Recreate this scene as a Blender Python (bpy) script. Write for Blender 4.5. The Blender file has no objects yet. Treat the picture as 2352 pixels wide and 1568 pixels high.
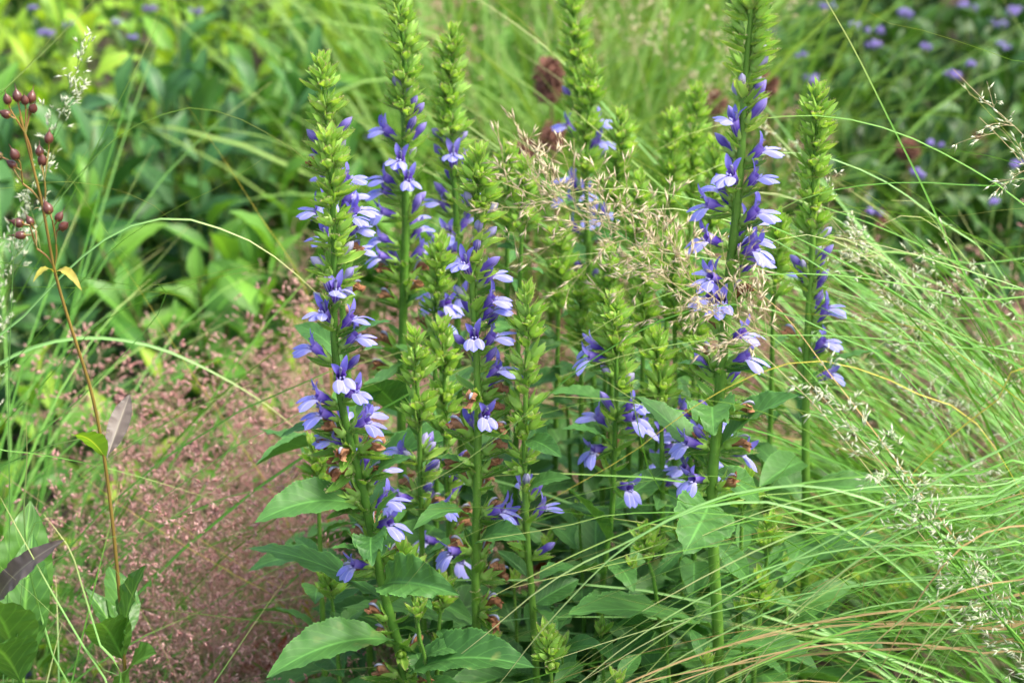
import bpy, math, random
import numpy as np
from mathutils import Vector, Matrix

# ------------------------------------------------------------------ camera, sky, sun, exposure
PI = math.pi
rad = math.radians
scene = bpy.context.scene
CAM_H, PITCH, FOCAL, SENSOR = 1.35, rad(25.0), 50.0, 22.3
cam_d = bpy.data.cameras.new('camera')
cam = bpy.data.objects.new('camera', cam_d)
scene.collection.objects.link(cam)
cam.location = (0, 0, CAM_H)
cam.rotation_euler = (PI / 2 - PITCH, 0, 0)
cam_d.lens, cam_d.sensor_width, cam_d.sensor_fit = FOCAL, SENSOR, 'HORIZONTAL'
cam_d.clip_start, cam_d.clip_end = 0.02, 400
cam_d.dof.use_dof = True
cam_d.dof.focus_distance = 1.64
cam_d.dof.aperture_fstop = 4.5
scene.camera = cam

SUN_EL, SUN_AZ = rad(58), rad(105)      # azimuth measured from +Y towards +X
world = bpy.data.worlds.new('World')
scene.world = world
world.use_nodes = True
wn = world.node_tree.nodes
wn.clear()
w_out = wn.new('ShaderNodeOutputWorld')
w_bg = wn.new('ShaderNodeBackground')
w_sky = wn.new('ShaderNodeTexSky')
w_sky.sky_type = 'NISHITA'
w_sky.sun_disc = False
w_sky.sun_elevation = SUN_EL
w_sky.sun_rotation = SUN_AZ
w_sky.air_density = 1.0
w_sky.dust_density = 5.0
w_sky.ozone_density = 0.6
w_bg.inputs['Strength'].default_value = 0.15
world.node_tree.links.new(w_sky.outputs[0], w_bg.inputs['Color'])
world.node_tree.links.new(w_bg.outputs[0], w_out.inputs['Surface'])

sun_d = bpy.data.lights.new('sun', 'SUN')
sun_d.energy = 1.5
sun_d.angle = rad(15)
sun_d.color = (1.0, 0.96, 0.88)
sun = bpy.data.objects.new('sun', sun_d)
scene.collection.objects.link(sun)
sdir = Vector((math.sin(SUN_AZ) * math.cos(SUN_EL), math.cos(SUN_AZ) * math.cos(SUN_EL), math.sin(SUN_EL)))
sun.rotation_euler = sdir.to_track_quat('Z', 'Y').to_euler()

vs = scene.view_settings
vs.view_transform = 'Standard'
vs.look = 'None'
vs.exposure = 1.55
vs.gamma = 1.0
vs.use_curve_mapping = False
scene.render.engine = 'CYCLES'
cy = scene.cycles
cy.use_denoising = True
cy.max_bounces = 7
cy.diffuse_bounces = 4
cy.glossy_bounces = 2
cy.transmission_bounces = 5
cy.sample_clamp_indirect = 6.0
cy.use_adaptive_sampling = True
cy.adaptive_threshold = 0.02

R = random.Random(7)
rng = np.random.default_rng(11)
COL = scene.collection

# ------------------------------------------------------------------ pixel (2352 x 1568 frame) to world
FPX = 2352 * FOCAL / SENSOR
FWD = np.array((0, math.cos(PITCH), -math.sin(PITCH)))
UPV = np.array((0, math.sin(PITCH), math.cos(PITCH)))
EYE = np.array((0, 0, CAM_H))


def ray(px, py):
    return FWD + np.array((1, 0, 0)) * ((px - 1176) / FPX) + UPV * ((784 - py) / FPX)


def P(px, py, Y):
    d = ray(px, py)
    return EYE + d * (Y / d[1])


def PZ(px, py, z):
    d = ray(px, py)
    return EYE + d * ((z - CAM_H) / d[2])


def to_px(p):
    q = np.asarray(p) - EYE
    dz = q @ FWD
    return 1176 + FPX * q[..., 0] / dz, 784 - FPX * (q @ UPV) / dz


# ------------------------------------------------------------------ mesh collecting
GRID = {}


def grid_faces(nu, nv, wrap=False):
    key = (nu, nv, wrap)
    if key not in GRID:
        f = []
        for i in range(nu - 1):
            for j in range(nv if wrap else nv - 1):
                k = (j + 1) % nv
                f.append((i * nv + j, (i + 1) * nv + j, (i + 1) * nv + k, i * nv + k))
        GRID[key] = np.array(f, dtype=np.int32)
    return GRID[key]


class MB:
    def __init__(self):
        self.V, self.L, self.T, self.UV, self.RN, self.M = [], [], [], [], [], []
        self.n = 0

    def add(self, V, F, uv=None, rnd=0.0, mat=0):
        V = np.asarray(V, dtype=np.float64)
        F = np.asarray(F, dtype=np.int32)
        self.V.append(V)
        self.L.append((F + self.n).ravel())
        self.T.append(np.full(len(F), F.shape[1], dtype=np.int32))
        self.M.append(np.full(len(F), mat, dtype=np.int32))
        self.UV.append(np.zeros((len(V), 2)) if uv is None else np.asarray(uv, dtype=np.float64))
        r = np.asarray(rnd, dtype=np.float64)
        self.RN.append(np.full(len(V), float(r)) if r.ndim == 0 else r)
        self.n += len(V)

    def mesh(self, name, mats):
        V = np.concatenate(self.V)
        L = np.concatenate(self.L)
        T = np.concatenate(self.T)
        me = bpy.data.meshes.new(name)
        me.vertices.add(len(V))
        me.vertices.foreach_set('co', V.astype(np.float32).ravel())
        me.loops.add(len(L))
        me.loops.foreach_set('vertex_index', L)
        me.polygons.add(len(T))
        st = np.zeros(len(T), dtype=np.int32)
        st[1:] = np.cumsum(T)[:-1]
        me.polygons.foreach_set('loop_start', st)
        me.polygons.foreach_set('loop_total', T)
        me.polygons.foreach_set('material_index', np.concatenate(self.M))
        me.polygons.foreach_set('use_smooth', np.ones(len(T), dtype=bool))
        uvl = me.uv_layers.new(name='UVMap')
        UV = np.concatenate(self.UV)
        uvl.data.foreach_set('uv', UV[L].astype(np.float32).ravel())
        at = me.attributes.new('rnd', 'FLOAT', 'POINT')
        at.data.foreach_set('value', np.concatenate(self.RN).astype(np.float32))
        for m in (mats if isinstance(mats, (list, tuple)) else [mats]):
            me.materials.append(m)
        me.update(calc_edges=True)
        return me


def norm(v):
    v = np.asarray(v, dtype=np.float64)
    return v / np.maximum(np.linalg.norm(v, axis=-1, keepdims=True), 1e-12)


def smooth_path(pts, n):
    """Catmull-Rom through the points, n samples evenly spaced by arc length"""
    p = np.asarray(pts, dtype=np.float64)
    q = np.vstack([2 * p[0] - p[1], p, 2 * p[-1] - p[-2]])
    out = []
    for i in range(len(p) - 1):
        a, b, c, d = q[i:i + 4]
        t = np.linspace(0, 1, 24, endpoint=False)[:, None]
        out.append(0.5 * (2 * b + (c - a) * t + (2 * a - 5 * b + 4 * c - d) * t ** 2 + (3 * b - a - 3 * c + d) * t ** 3))
    out = np.vstack(out + [p[-1:]])
    s = np.concatenate([[0], np.cumsum(np.linalg.norm(np.diff(out, axis=0), axis=1))])
    u = np.linspace(0, s[-1], n)
    return np.stack([np.interp(u, s, out[:, k]) for k in range(3)], axis=1)


def tangents(p):
    return norm(np.gradient(p, axis=0))


def add_tube(mb, p, r, seg=6, rnd=0.0, mat=0, hint=(0.3, 1, 0.2)):
    p = np.asarray(p, dtype=np.float64)
    n = len(p)
    r = np.broadcast_to(np.asarray(r, dtype=np.float64), (n,))
    t = tangents(p)
    a = norm(np.cross(t, np.asarray(hint)))
    b = np.cross(t, a)
    an = np.linspace(0, 2 * PI, seg, endpoint=False)
    V = p[:, None] + r[:, None, None] * (a[:, None] * np.cos(an)[None, :, None] + b[:, None] * np.sin(an)[None, :, None])
    u = np.repeat(np.linspace(0, 1, n), seg)
    v = np.tile(np.linspace(0, 1, seg, endpoint=False), n)
    mb.add(V.reshape(-1, 3), grid_faces(n, seg, True), np.stack([u, v], 1), rnd, mat)


def add_ribbon(mb, p, w, rnd=0.0, mat=0, hint=(0, 0, 1), fold=0.25, twist=0.0):
    p = np.asarray(p, dtype=np.float64)
    n = len(p)
    t = tangents(p)
    h = np.asarray(hint, dtype=np.float64)
    side = np.cross(t, h)
    bad = np.linalg.norm(side, axis=1) < 0.15
    side[bad] = np.cross(t[bad], np.array((0.0, 1.0, 0.1)))
    side = norm(side)
    for i in range(1, n):
        if side[i] @ side[i - 1] < 0:
            side[i] = -side[i]
    nor = np.cross(side, t)
    if twist:
        a = np.linspace(0, twist, n)[:, None]
        side, nor = side * np.cos(a) + nor * np.sin(a), nor * np.cos(a) - side * np.sin(a)
    w = np.broadcast_to(np.asarray(w, dtype=np.float64), (n,))[:, None]
    V = np.stack([p - side * w / 2, p - nor * w * fold, p + side * w / 2], axis=1)
    u = np.repeat(np.linspace(0, 1, n), 3)
    v = np.tile([0.0, 0.5, 1.0], n)
    mb.add(V.reshape(-1, 3), grid_faces(n, 3), np.stack([u, v], 1), rnd, mat)


SPK_V = np.array([(0, 0, 0), (0.38, 1, 0), (0.38, -0.5, 0.87), (0.38, -0.5, -0.87), (1, 0, 0)], dtype=np.float64)
SPK_F = np.array([(0, 2, 1), (0, 3, 2), (0, 1, 3), (4, 1, 2), (4, 2, 3), (4, 3, 1)], dtype=np.int32)


def add_batch(mb, TV, TF, pos, dirs, length, width, rnd, mat=0, tuv=None, upv=None):
    """many copies of a small template: x along dirs, scaled by length / width"""
    pos, dirs = np.asarray(pos, dtype=np.float64), norm(dirs)
    N = len(pos)
    if N == 0:
        return
    h = rng.normal(size=(N, 3)) if upv is None else np.asarray(upv, dtype=np.float64)
    a = norm(np.cross(h, dirs))
    b = np.cross(dirs, a)
    length = np.broadcast_to(np.asarray(length, dtype=np.float64), (N,))
    width = np.broadcast_to(np.asarray(width, dtype=np.float64), (N,))
    V = (pos[:, None] + dirs[:, None] * (TV[None, :, 0:1] * length[:, None, None])
         + a[:, None] * (TV[None, :, 1:2] * width[:, None, None]) + b[:, None] * (TV[None, :, 2:3] * width[:, None, None]))
    k = len(TV)
    F = (TF[None] + (np.arange(N) * k)[:, None, None]).reshape(-1, TF.shape[1])
    uv = None if tuv is None else np.tile(tuv, (N, 1))
    mb.add(V.reshape(-1, 3), F, uv, np.repeat(np.asarray(rnd, dtype=np.float64), k), mat)


# ------------------------------------------------------------------ objects
def empty(name, loc, label, cat, group=None, kind=None):
    o = bpy.data.objects.new(name, None)
    o.empty_display_size = 0.02
    o.location = loc
    COL.objects.link(o)
    o['label'], o['category'] = label, cat
    if group:
        o['group'] = group
    if kind:
        o['kind'] = kind
    return o


def part(name, me, parent, M=None, label=None, kind=None):
    """M is a world matrix for parts of a thing, a local one for sub-parts (parent is a part)"""
    o = bpy.data.objects.new(name, me)
    COL.objects.link(o)
    o.parent = parent
    if parent.type == 'EMPTY':
        o.matrix_basis = Matrix.Translation(-parent.location) @ (M if M is not None else Matrix())
    elif M is not None:
        o.matrix_basis = M
    if label:
        o['label'] = label
    if kind:
        o['kind'] = kind
    return o


def frame(pos, x, up=(0, 0, 1), scale=1.0, roll=0.0, sy=1.0):
    x = norm(x)
    up = np.asarray(up, dtype=np.float64)
    y = np.cross(up, x)
    if np.linalg.norm(y) < 1e-3:
        y = np.cross((0.1, 1, 0.2), x)
    y = norm(y)
    z = np.cross(x, y)
    if roll:
        y, z = y * math.cos(roll) + z * math.sin(roll), z * math.cos(roll) - y * math.sin(roll)
    s = scale
    return Matrix(((x[0] * s, y[0] * s * sy, z[0] * s, pos[0]), (x[1] * s, y[1] * s * sy, z[1] * s, pos[1]),
                   (x[2] * s, y[2] * s * sy, z[2] * s, pos[2]), (0, 0, 0, 1)))


# ------------------------------------------------------------------ materials
def new_mat(name):
    m = bpy.data.materials.new(name)
    m.use_nodes = True
    m.node_tree.nodes.clear()
    return m, m.node_tree.nodes, m.node_tree.links


def mth(N, L, op, a, b=None, clamp=False):
    n = N.new('ShaderNodeMath')
    n.operation = op
    n.use_clamp = clamp
    for i, x in enumerate((a, b)):
        if x is None:
            continue
        if isinstance(x, (int, float)):
            n.inputs[i].default_value = x
        else:
            L.new(x, n.inputs[i])
    return n.outputs[0]


def mixc(N, L, f, a, b, mode='MIX'):
    n = N.new('ShaderNodeMix')
    n.data_type = 'RGBA'
    n.blend_type = mode
    for s, x in ((n.inputs[0], f), (n.inputs[6], a), (n.inputs[7], b)):
        if isinstance(x, (int, float)):
            s.default_value = x
        elif isinstance(x, tuple):
            s.default_value = (*x, 1)
        else:
            L.new(x, s)
    return n.outputs[2]


def plant_mat(name, c1, c2, trans=0.35, rough=0.45, spec=0.35, veins=0, midrib=0.0, margin=0.0, noise=0.25, nscale=60.0,
              tint=(1.25, 1.15, 0.45), tip=None, tip_at=0.8, base=None, base_to=0.3, stripes=None, spots=None, bump=0.3):
    m, N, L = new_mat(name)
    out = N.new('ShaderNodeOutputMaterial')
    oi = N.new('ShaderNodeObjectInfo')
    at = N.new('ShaderNodeAttribute')
    at.attribute_name = 'rnd'
    r = mth(N, L, 'FRACT', mth(N, L, 'ADD', oi.outputs['Random'], at.outputs['Fac']))
    uvn = N.new('ShaderNodeUVMap')
    uvn.uv_map = 'UVMap'
    sp = N.new('ShaderNodeSeparateXYZ')
    L.new(uvn.outputs[0], sp.inputs[0])
    u, v = sp.outputs[0], sp.outputs[1]
    c = mixc(N, L, r, c1, c2)
    tc = N.new('ShaderNodeTexCoord')
    nz = N.new('ShaderNodeTexNoise')
    nz.inputs['Scale'].default_value = nscale
    nz.inputs['Detail'].default_value = 3
    geo = N.new('ShaderNodeNewGeometry')
    L.new(geo.outputs['Position'], nz.inputs['Vector'])
    val = mth(N, L, 'ADD', mth(N, L, 'MULTIPLY', mth(N, L, 'SUBTRACT', nz.outputs['Fac'], 0.5), noise * 2.4), 1.0)
    hsv = N.new('ShaderNodeHueSaturation')
    L.new(c, hsv.inputs['Color'])
    L.new(val, hsv.inputs['Value'])
    c = hsv.outputs[0]
    va = mth(N, L, 'ABSOLUTE', mth(N, L, 'SUBTRACT', v, 0.5))
    height = None
    if veins:
        ph = mth(N, L, 'ADD', mth(N, L, 'MULTIPLY', u, veins), mth(N, L, 'MULTIPLY', va, -veins * 0.55))
        tri = mth(N, L, 'ABSOLUTE', mth(N, L, 'SUBTRACT', mth(N, L, 'FRACT', ph), 0.5))
        vein = mth(N, L, 'SUBTRACT', 1.0, mth(N, L, 'MULTIPLY', tri, 9.0), True)
        c = mixc(N, L, mth(N, L, 'MULTIPLY', vein, 0.28), c, tuple(min(1, x * 1.9) for x in c2))
        height = tri
    if midrib:
        mr = mth(N, L, 'SUBTRACT', 1.0, mth(N, L, 'MULTIPLY', va, 1 / midrib), True)
        c = mixc(N, L, mth(N, L, 'MULTIPLY', mr, 0.6), c, tuple(min(1, x * 2.2) for x in c2))
    if margin:
        mg = mth(N, L, 'MULTIPLY', mth(N, L, 'SUBTRACT', va, 0.5 - margin), 1 / margin, True)
        c = mixc(N, L, mth(N, L, 'MULTIPLY', mg, 0.5), c, tuple(min(1, x * 2.4) for x in c2))
    if base:
        bf = mth(N, L, 'SUBTRACT', 1.0, mth(N, L, 'MULTIPLY', u, 1 / base_to), True)
        c = mixc(N, L, bf, c, base)
    if tip:
        tf = mth(N, L, 'MULTIPLY', mth(N, L, 'SUBTRACT', u, tip_at), 1 / (1.0 - tip_at), True)
        c = mixc(N, L, tf, c, tip)
    if stripes:
        sc_, cnt = stripes
        w = mth(N, L, 'ABSOLUTE', mth(N, L, 'SUBTRACT', mth(N, L, 'FRACT', mth(N, L, 'MULTIPLY', v, cnt)), 0.5))
        low = mth(N, L, 'SUBTRACT', 1.0, mth(N, L, 'MULTIPLY', va, 3.6), True)
        c = mixc(N, L, mth(N, L, 'MULTIPLY', mth(N, L, 'MULTIPLY', mth(N, L, 'SUBTRACT', w, 0.22), 4.0, True), low), c, sc_)
    if spots:
        n2 = N.new('ShaderNodeTexNoise')
        n2.inputs['Scale'].default_value = 28
        n2.inputs['Detail'].default_value = 4
        L.new(geo.outputs['Position'], n2.inputs['Vector'])
        sf = mth(N, L, 'MULTIPLY', mth(N, L, 'SUBTRACT', n2.outputs['Fac'], 0.66), 14.0, True)
        c = mixc(N, L, mth(N, L, 'MULTIPLY', sf, 0.7), c, spots)
    bs = N.new('ShaderNodeBsdfPrincipled')
    L.new(c, bs.inputs['Base Color'])
    bs.inputs['Roughness'].default_value = rough
    bs.inputs['Specular IOR Level'].default_value = spec
    if bump:
        bp = N.new('ShaderNodeBump')
        bp.inputs['Strength'].default_value = bump
        bp.inputs['Distance'].default_value = 0.0012
        if height is not None:
            L.new(mth(N, L, 'ADD', mth(N, L, 'MULTIPLY', height, 1.4), nz.outputs['Fac']), bp.inputs['Height'])
        else:
            L.new(nz.outputs['Fac'], bp.inputs['Height'])
        L.new(bp.outputs[0], bs.inputs['Normal'])
    sh = bs.outputs[0]
    if trans:
        tr = N.new('ShaderNodeBsdfTranslucent')
        L.new(mixc(N, L, 1.0, c, tint, 'MULTIPLY'), tr.inputs['Color'])
        mx = N.new('ShaderNodeMixShader')
        mx.inputs[0].default_value = trans
        L.new(bs.outputs[0], mx.inputs[1])
        L.new(tr.outputs[0], mx.inputs[2])
        sh = mx.outputs[0]
    L.new(sh, out.inputs['Surface'])
    return m


M = {}
M['leaf'] = plant_mat('lobelia_leaf', (0.05, 0.155, 0.034), (0.088, 0.23, 0.048), 0.28, 0.5, 0.35, veins=9, midrib=0.035, margin=0.03, spots=(0.30, 0.34, 0.10), bump=0.14)
M['bract'] = plant_mat('lobelia_bract', (0.25, 0.49, 0.07), (0.40, 0.64, 0.13), 0.45, 0.45, 0.4, midrib=0.07, margin=0.08, tip=(0.36, 0.42, 0.14), tip_at=0.82)
M['bractlow'] = plant_mat('lobelia_lower_bract', (0.10, 0.26, 0.04), (0.20, 0.40, 0.06), 0.38, 0.45, 0.4, midrib=0.06, margin=0.07, tip=(0.30, 0.34, 0.12), tip_at=0.85)
M['stem'] = plant_mat('lobelia_stem', (0.085, 0.22, 0.025), (0.14, 0.30, 0.04), 0.15, 0.5, 0.3, nscale=110, noise=0.45, stripes=((0.20, 0.36, 0.07), 10))
M['calyx'] = plant_mat('lobelia_calyx', (0.24, 0.47, 0.07), (0.34, 0.58, 0.13), 0.42, 0.45, 0.35, tip=(0.30, 0.44, 0.12), tip_at=0.7)
M['bud_green'] = plant_mat('bud_pale_green', (0.30, 0.47, 0.09), (0.42, 0.57, 0.18), 0.35, 0.4, 0.4)
M['bud_pale'] = plant_mat('bud_pale_lavender', (0.42, 0.42, 0.52), (0.36, 0.33, 0.62), 0.3, 0.4, 0.4, tint=(1, 1, 1.1), base=(0.52, 0.56, 0.42), base_to=0.35, stripes=((0.18, 0.13, 0.38), 5))
M['bud_violet'] = plant_mat('bud_violet', (0.08, 0.045, 0.34), (0.14, 0.09, 0.46), 0.25, 0.38, 0.4, tint=(1.1, 0.9, 1.2), stripes=((0.55, 0.50, 0.72), 9), tip=(0.30, 0.26, 0.60), tip_at=0.55)
M['tube'] = plant_mat('corolla_tube_violet', (0.075, 0.035, 0.36), (0.12, 0.065, 0.46), 0.28, 0.42, 0.35, tint=(1.2, 0.8, 1.2), stripes=((0.50, 0.44, 0.70), 9), tip=(0.30, 0.22, 0.66), tip_at=0.6)
M['upper'] = plant_mat('upper_lip_blue', (0.19, 0.165, 0.62), (0.27, 0.245, 0.72), 0.35, 0.42, 0.3, tint=(1.1, 1.0, 1.2), base=(0.20, 0.10, 0.50), base_to=0.4)
M['lower'] = plant_mat('lower_lip_blue', (0.27, 0.28, 0.76), (0.37, 0.37, 0.84), 0.35, 0.5, 0.2, tint=(1.0, 1.0, 1.1), base=(0.62, 0.60, 0.82), base_to=0.42, noise=0.12, midrib=0.05)
M['stamen'] = plant_mat('stamen_grey', (0.30, 0.32, 0.45), (0.40, 0.40, 0.5), 0.1, 0.4, 0.4, tip=(0.10, 0.11, 0.20), tip_at=0.75)
M['wither'] = plant_mat('withered_brown', (0.27, 0.11, 0.05), (0.42, 0.23, 0.12), 0.25, 0.7, 0.2, nscale=300, noise=0.5, tint=(1, 0.8, 0.6))
M['blade'] = plant_mat('grass_blade', (0.08, 0.24, 0.028), (0.145, 0.34, 0.05), 0.33, 0.45, 0.32, midrib=0.10, tip=(0.42, 0.44, 0.16), tip_at=0.88, nscale=25)
M['blade_pale'] = plant_mat('grass_blade_pale', (0.135, 0.32, 0.075), (0.22, 0.42, 0.13), 0.3, 0.45, 0.35, midrib=0.16, tip=(0.46, 0.44, 0.20), tip_at=0.85, nscale=25)
M['blade_far'] = plant_mat('grass_blade_soft', (0.12, 0.29, 0.045), (0.27, 0.43, 0.10), 0.4, 0.5, 0.3, nscale=6, noise=0.35, bump=0)
M['blade_dry'] = plant_mat('grass_blade_dry', (0.42, 0.30, 0.12), (0.52, 0.36, 0.17), 0.3, 0.55, 0.3, nscale=30, tint=(1.1, 0.9, 0.6))
M['blade_yellow'] = plant_mat('grass_blade_yellow', (0.48, 0.42, 0.06), (0.52, 0.48, 0.08), 0.35, 0.5, 0.3, tint=(1.1, 1.0, 0.4))
M['straw'] = plant_mat('panicle_straw', (0.52, 0.42, 0.22), (0.62, 0.53, 0.32), 0.2, 0.5, 0.4, tint=(1, 0.9, 0.6), noise=0.1, bump=0)
M['spk_tan'] = plant_mat('spikelet_tan', (0.62, 0.52, 0.33), (0.74, 0.66, 0.46), 0.3, 0.45, 0.4, tint=(1, 0.95, 0.7), noise=0.15, tip=(0.45, 0.30, 0.20), tip_at=0.8, bump=0)
M['spk_white'] = plant_mat('spikelet_pale_green', (0.66, 0.72, 0.48), (0.80, 0.82, 0.66), 0.3, 0.45, 0.4, tint=(1, 1, 0.8), noise=0.15, bump=0)
M['spk_pink'] = plant_mat('spikelet_pink', (0.56, 0.26, 0.25), (0.74, 0.50, 0.43), 0.3, 0.55, 0.3, tint=(1.1, 0.85, 0.7), noise=0.3, nscale=12, bump=0)
M['pink_branch'] = plant_mat('panicle_branch_mauve', (0.40, 0.22, 0.19), (0.44, 0.33, 0.19), 0.15, 0.6, 0.3, bump=0)
M['shrubA'] = plant_mat('shrub_leaf_bright', (0.18, 0.40, 0.035), (0.40, 0.60, 0.06), 0.45, 0.45, 0.4, midrib=0.05, nscale=14, noise=0.35, bump=0)
M['shrubB'] = plant_mat('shrub_leaf_mid', (0.06, 0.19, 0.028), (0.17, 0.38, 0.045), 0.38, 0.45, 0.4, midrib=0.05, nscale=14, noise=0.35, bump=0)
M['shrubC'] = plant_mat('shrub_leaf_bluish', (0.035, 0.125, 0.035), (0.085, 0.22, 0.055), 0.28, 0.45, 0.4, midrib=0.05, nscale=14, noise=0.3, bump=0)
M['mistleaf'] = plant_mat('mistflower_leaf', (0.022, 0.075, 0.014), (0.055, 0.145, 0.024), 0.28, 0.45, 0.35, veins=7, nscale=14, noise=0.35, bump=0)
M['mist'] = plant_mat('mistflower_head', (0.26, 0.21, 0.55), (0.38, 0.32, 0.66), 0.3, 0.7, 0.1, tint=(1.1, 1, 1.1), bump=0)
M['woody'] = plant_mat('brown_stem', (0.12, 0.075, 0.04), (0.17, 0.12, 0.05), 0, 0.7, 0.3)
M['greenstem'] = plant_mat('green_stem', (0.12, 0.22, 0.05), (0.18, 0.24, 0.06), 0, 0.55, 0.3)
M['globe'] = plant_mat('dry_globe_brown', (0.20, 0.10, 0.07), (0.30, 0.16, 0.12), 0.05, 0.85, 0.1, noise=0.4, bump=0)
M['stalk'] = plant_mat('seed_stalk_brown', (0.26, 0.13, 0.035), (0.20, 0.15, 0.03), 0, 0.4, 0.4, nscale=40, noise=0.4, base=(0.13, 0.15, 0.03), base_to=0.6)
M['pod'] = plant_mat('seed_pod_maroon', (0.075, 0.026, 0.02), (0.13, 0.045, 0.03), 0, 0.3, 0.5, nscale=120, noise=0.4)
M['yleaf'] = plant_mat('yellowing_leaf', (0.40, 0.40, 0.06), (0.36, 0.30, 0.06), 0.35, 0.5, 0.3, nscale=80, noise=0.5)
M['pleaf'] = plant_mat('purple_leaf', (0.09, 0.06, 0.06), (0.12, 0.11, 0.075), 0.15, 0.45, 0.5, midrib=0.06, nscale=60, noise=0.5)
M['lance'] = plant_mat('lance_leaf', (0.06, 0.18, 0.03), (0.12, 0.27, 0.045), 0.32, 0.38, 0.5, midrib=0.05, veins=7, nscale=40)
M['redleaf'] = plant_mat('fallen_leaf_rust', (0.20, 0.045, 0.012), (0.26, 0.07, 0.02), 0.25, 0.6, 0.3, midrib=0.04, tint=(1.1, 0.8, 0.5))
M['cover'] = plant_mat('ground_cover', (0.025, 0.08, 0.016), (0.07, 0.175, 0.032), 0.33, 0.5, 0.3, nscale=10, noise=0.4, bump=0)


def ground_mat():
    m, N, L = new_mat('soil_and_mulch')
    out = N.new('ShaderNodeOutputMaterial')
    bs = N.new('ShaderNodeBsdfPrincipled')
    tc = N.new('ShaderNodeTexCoord')
    n1 = N.new('ShaderNodeTexNoise')
    n1.inputs['Scale'].default_value = 3.0
    n1.inputs['Detail'].default_value = 6
    n2 = N.new('ShaderNodeTexVoronoi')
    n2.inputs['Scale'].default_value = 60
    L.new(tc.outputs['Object'], n1.inputs['Vector'])
    L.new(tc.outputs['Object'], n2.inputs['Vector'])
    c = mixc(N, L, n1.outputs['Fac'], (0.03, 0.022, 0.016), (0.11, 0.075, 0.055))
    c = mixc(N, L, mth(N, L, 'MULTIPLY', n2.outputs['Distance'], 0.8, True), c, (0.20, 0.14, 0.10))
    L.new(c, bs.inputs['Base Color'])
    bs.inputs['Roughness'].default_value = 0.9
    bp = N.new('ShaderNodeBump')
    bp.inputs['Distance'].default_value = 0.02
    L.new(n2.outputs['Distance'], bp.inputs['Height'])
    L.new(bp.outputs[0], bs.inputs['Normal'])
    L.new(bs.outputs[0], out.inputs['Surface'])
    return m


M['ground'] = ground_mat()

# ------------------------------------------------------------------ ground
gx = np.concatenate([np.linspace(-60, -3, 12), np.linspace(-2.8, 2.8, 60), np.linspace(3, 60, 12)])
gy = np.concatenate([np.linspace(-20, -0.5, 6), np.linspace(0, 6, 60), np.linspace(6.5, 120, 14)])
GX, GY = np.meshgrid(gx, gy, indexing='ij')
GZ = 0.012 * np.sin(GX * 9.1 + 1.3) * np.cos(GY * 7.3) + 0.008 * np.sin(GX * 23 + GY * 17)
gmb = MB()
gmb.add(np.stack([GX, GY, GZ], -1).reshape(-1, 3), grid_faces(len(gx), len(gy))[:, ::-1])
ground = bpy.data.objects.new('ground', gmb.mesh('ground', M['ground']))
COL.objects.link(ground)
ground['kind'] = 'structure'
ground['label'] = 'brown soil and mulch of the planting bed'


# ------------------------------------------------------------------ leaf and petal meshes
def leaf_surface(mb, wr, nu=22, nv=7, arch=0.08, fold=0.12, wave=0.02, serr=0.0, a=0.75, b=1.0, petiole=0.05, seed=0,
                 side=0.0, rnd=0.0, mat=0, twist=0.0, waves=5):
    """unit leaf: base at the origin, tip at (1,0,0), normal +Z; wr = greatest width / length"""
    rr = random.Random(seed)
    t = np.linspace(0, 1, nu)
    tt = np.clip((t - petiole) / (1 - petiole), 0, 1)
    w = np.where(tt > 0, np.maximum(tt, 1e-9) ** a * (1 - tt) ** b, 0)
    w = w / w.max()
    w = np.maximum(w, 0.05 * (t < petiole + 0.05)) * wr
    if serr:
        w = w * (1 + serr * np.where(np.arange(nu) % 2 == 0, 1, -1) * (tt > 0.05) * (tt < 0.97))
    w[-1] = wr * 0.015
    s = np.linspace(-1, 1, nv)
    ph = [rr.uniform(0, 6.3) for _ in range(4)]
    T, S = np.meshgrid(t, s, indexing='ij')
    W = w[:, None] / 2
    X = T + 0 * S
    Yc = side * 4 * T * (1 - T)
    Y = Yc + S * W
    Z = 4 * arch * T * (1 - T) + fold * np.abs(S) * W * 2
    edge = np.abs(S) ** 2
    Z = Z + wave * edge * (np.sin(T * waves * 2 * PI + ph[0] + (S > 0) * ph[1]) + 0.5 * np.sin(T * waves * 4.3 * PI + ph[2])) * np.minimum(1, W / (0.4 * wr / 2 + 1e-9))
    if twist:
        an = twist * T
        dy, dz = Y - Yc, Z - 4 * arch * T * (1 - T)
        Y = Yc + dy * np.cos(an) - dz * np.sin(an)
        Z = 4 * arch * T * (1 - T) + dy * np.sin(an) + dz * np.cos(an)
    V = np.stack([X, Y, Z], -1).reshape(-1, 3)
    mb.add(V, grid_faces(nu, nv)[:, ::-1], np.stack([T.ravel(), (S.ravel() + 1) / 2], 1), rnd, mat)


def leaf_mesh(name, mats, **k):
    mb = MB()
    leaf_surface(mb, **k)
    return mb.mesh(name, mats)


LEAF = [leaf_mesh('leaf', M['leaf'], wr=R.uniform(0.32, 0.44), nu=53, nv=7, arch=R.uniform(0.05, 0.16), fold=R.uniform(0.1, 0.3),
                  wave=R.uniform(0.006, 0.015), serr=0.03, a=0.8, b=0.95, petiole=0.04, seed=i, side=R.uniform(-0.05, 0.05),
                  twist=R.uniform(-0.5, 0.5)) for i in range(9)]


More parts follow.
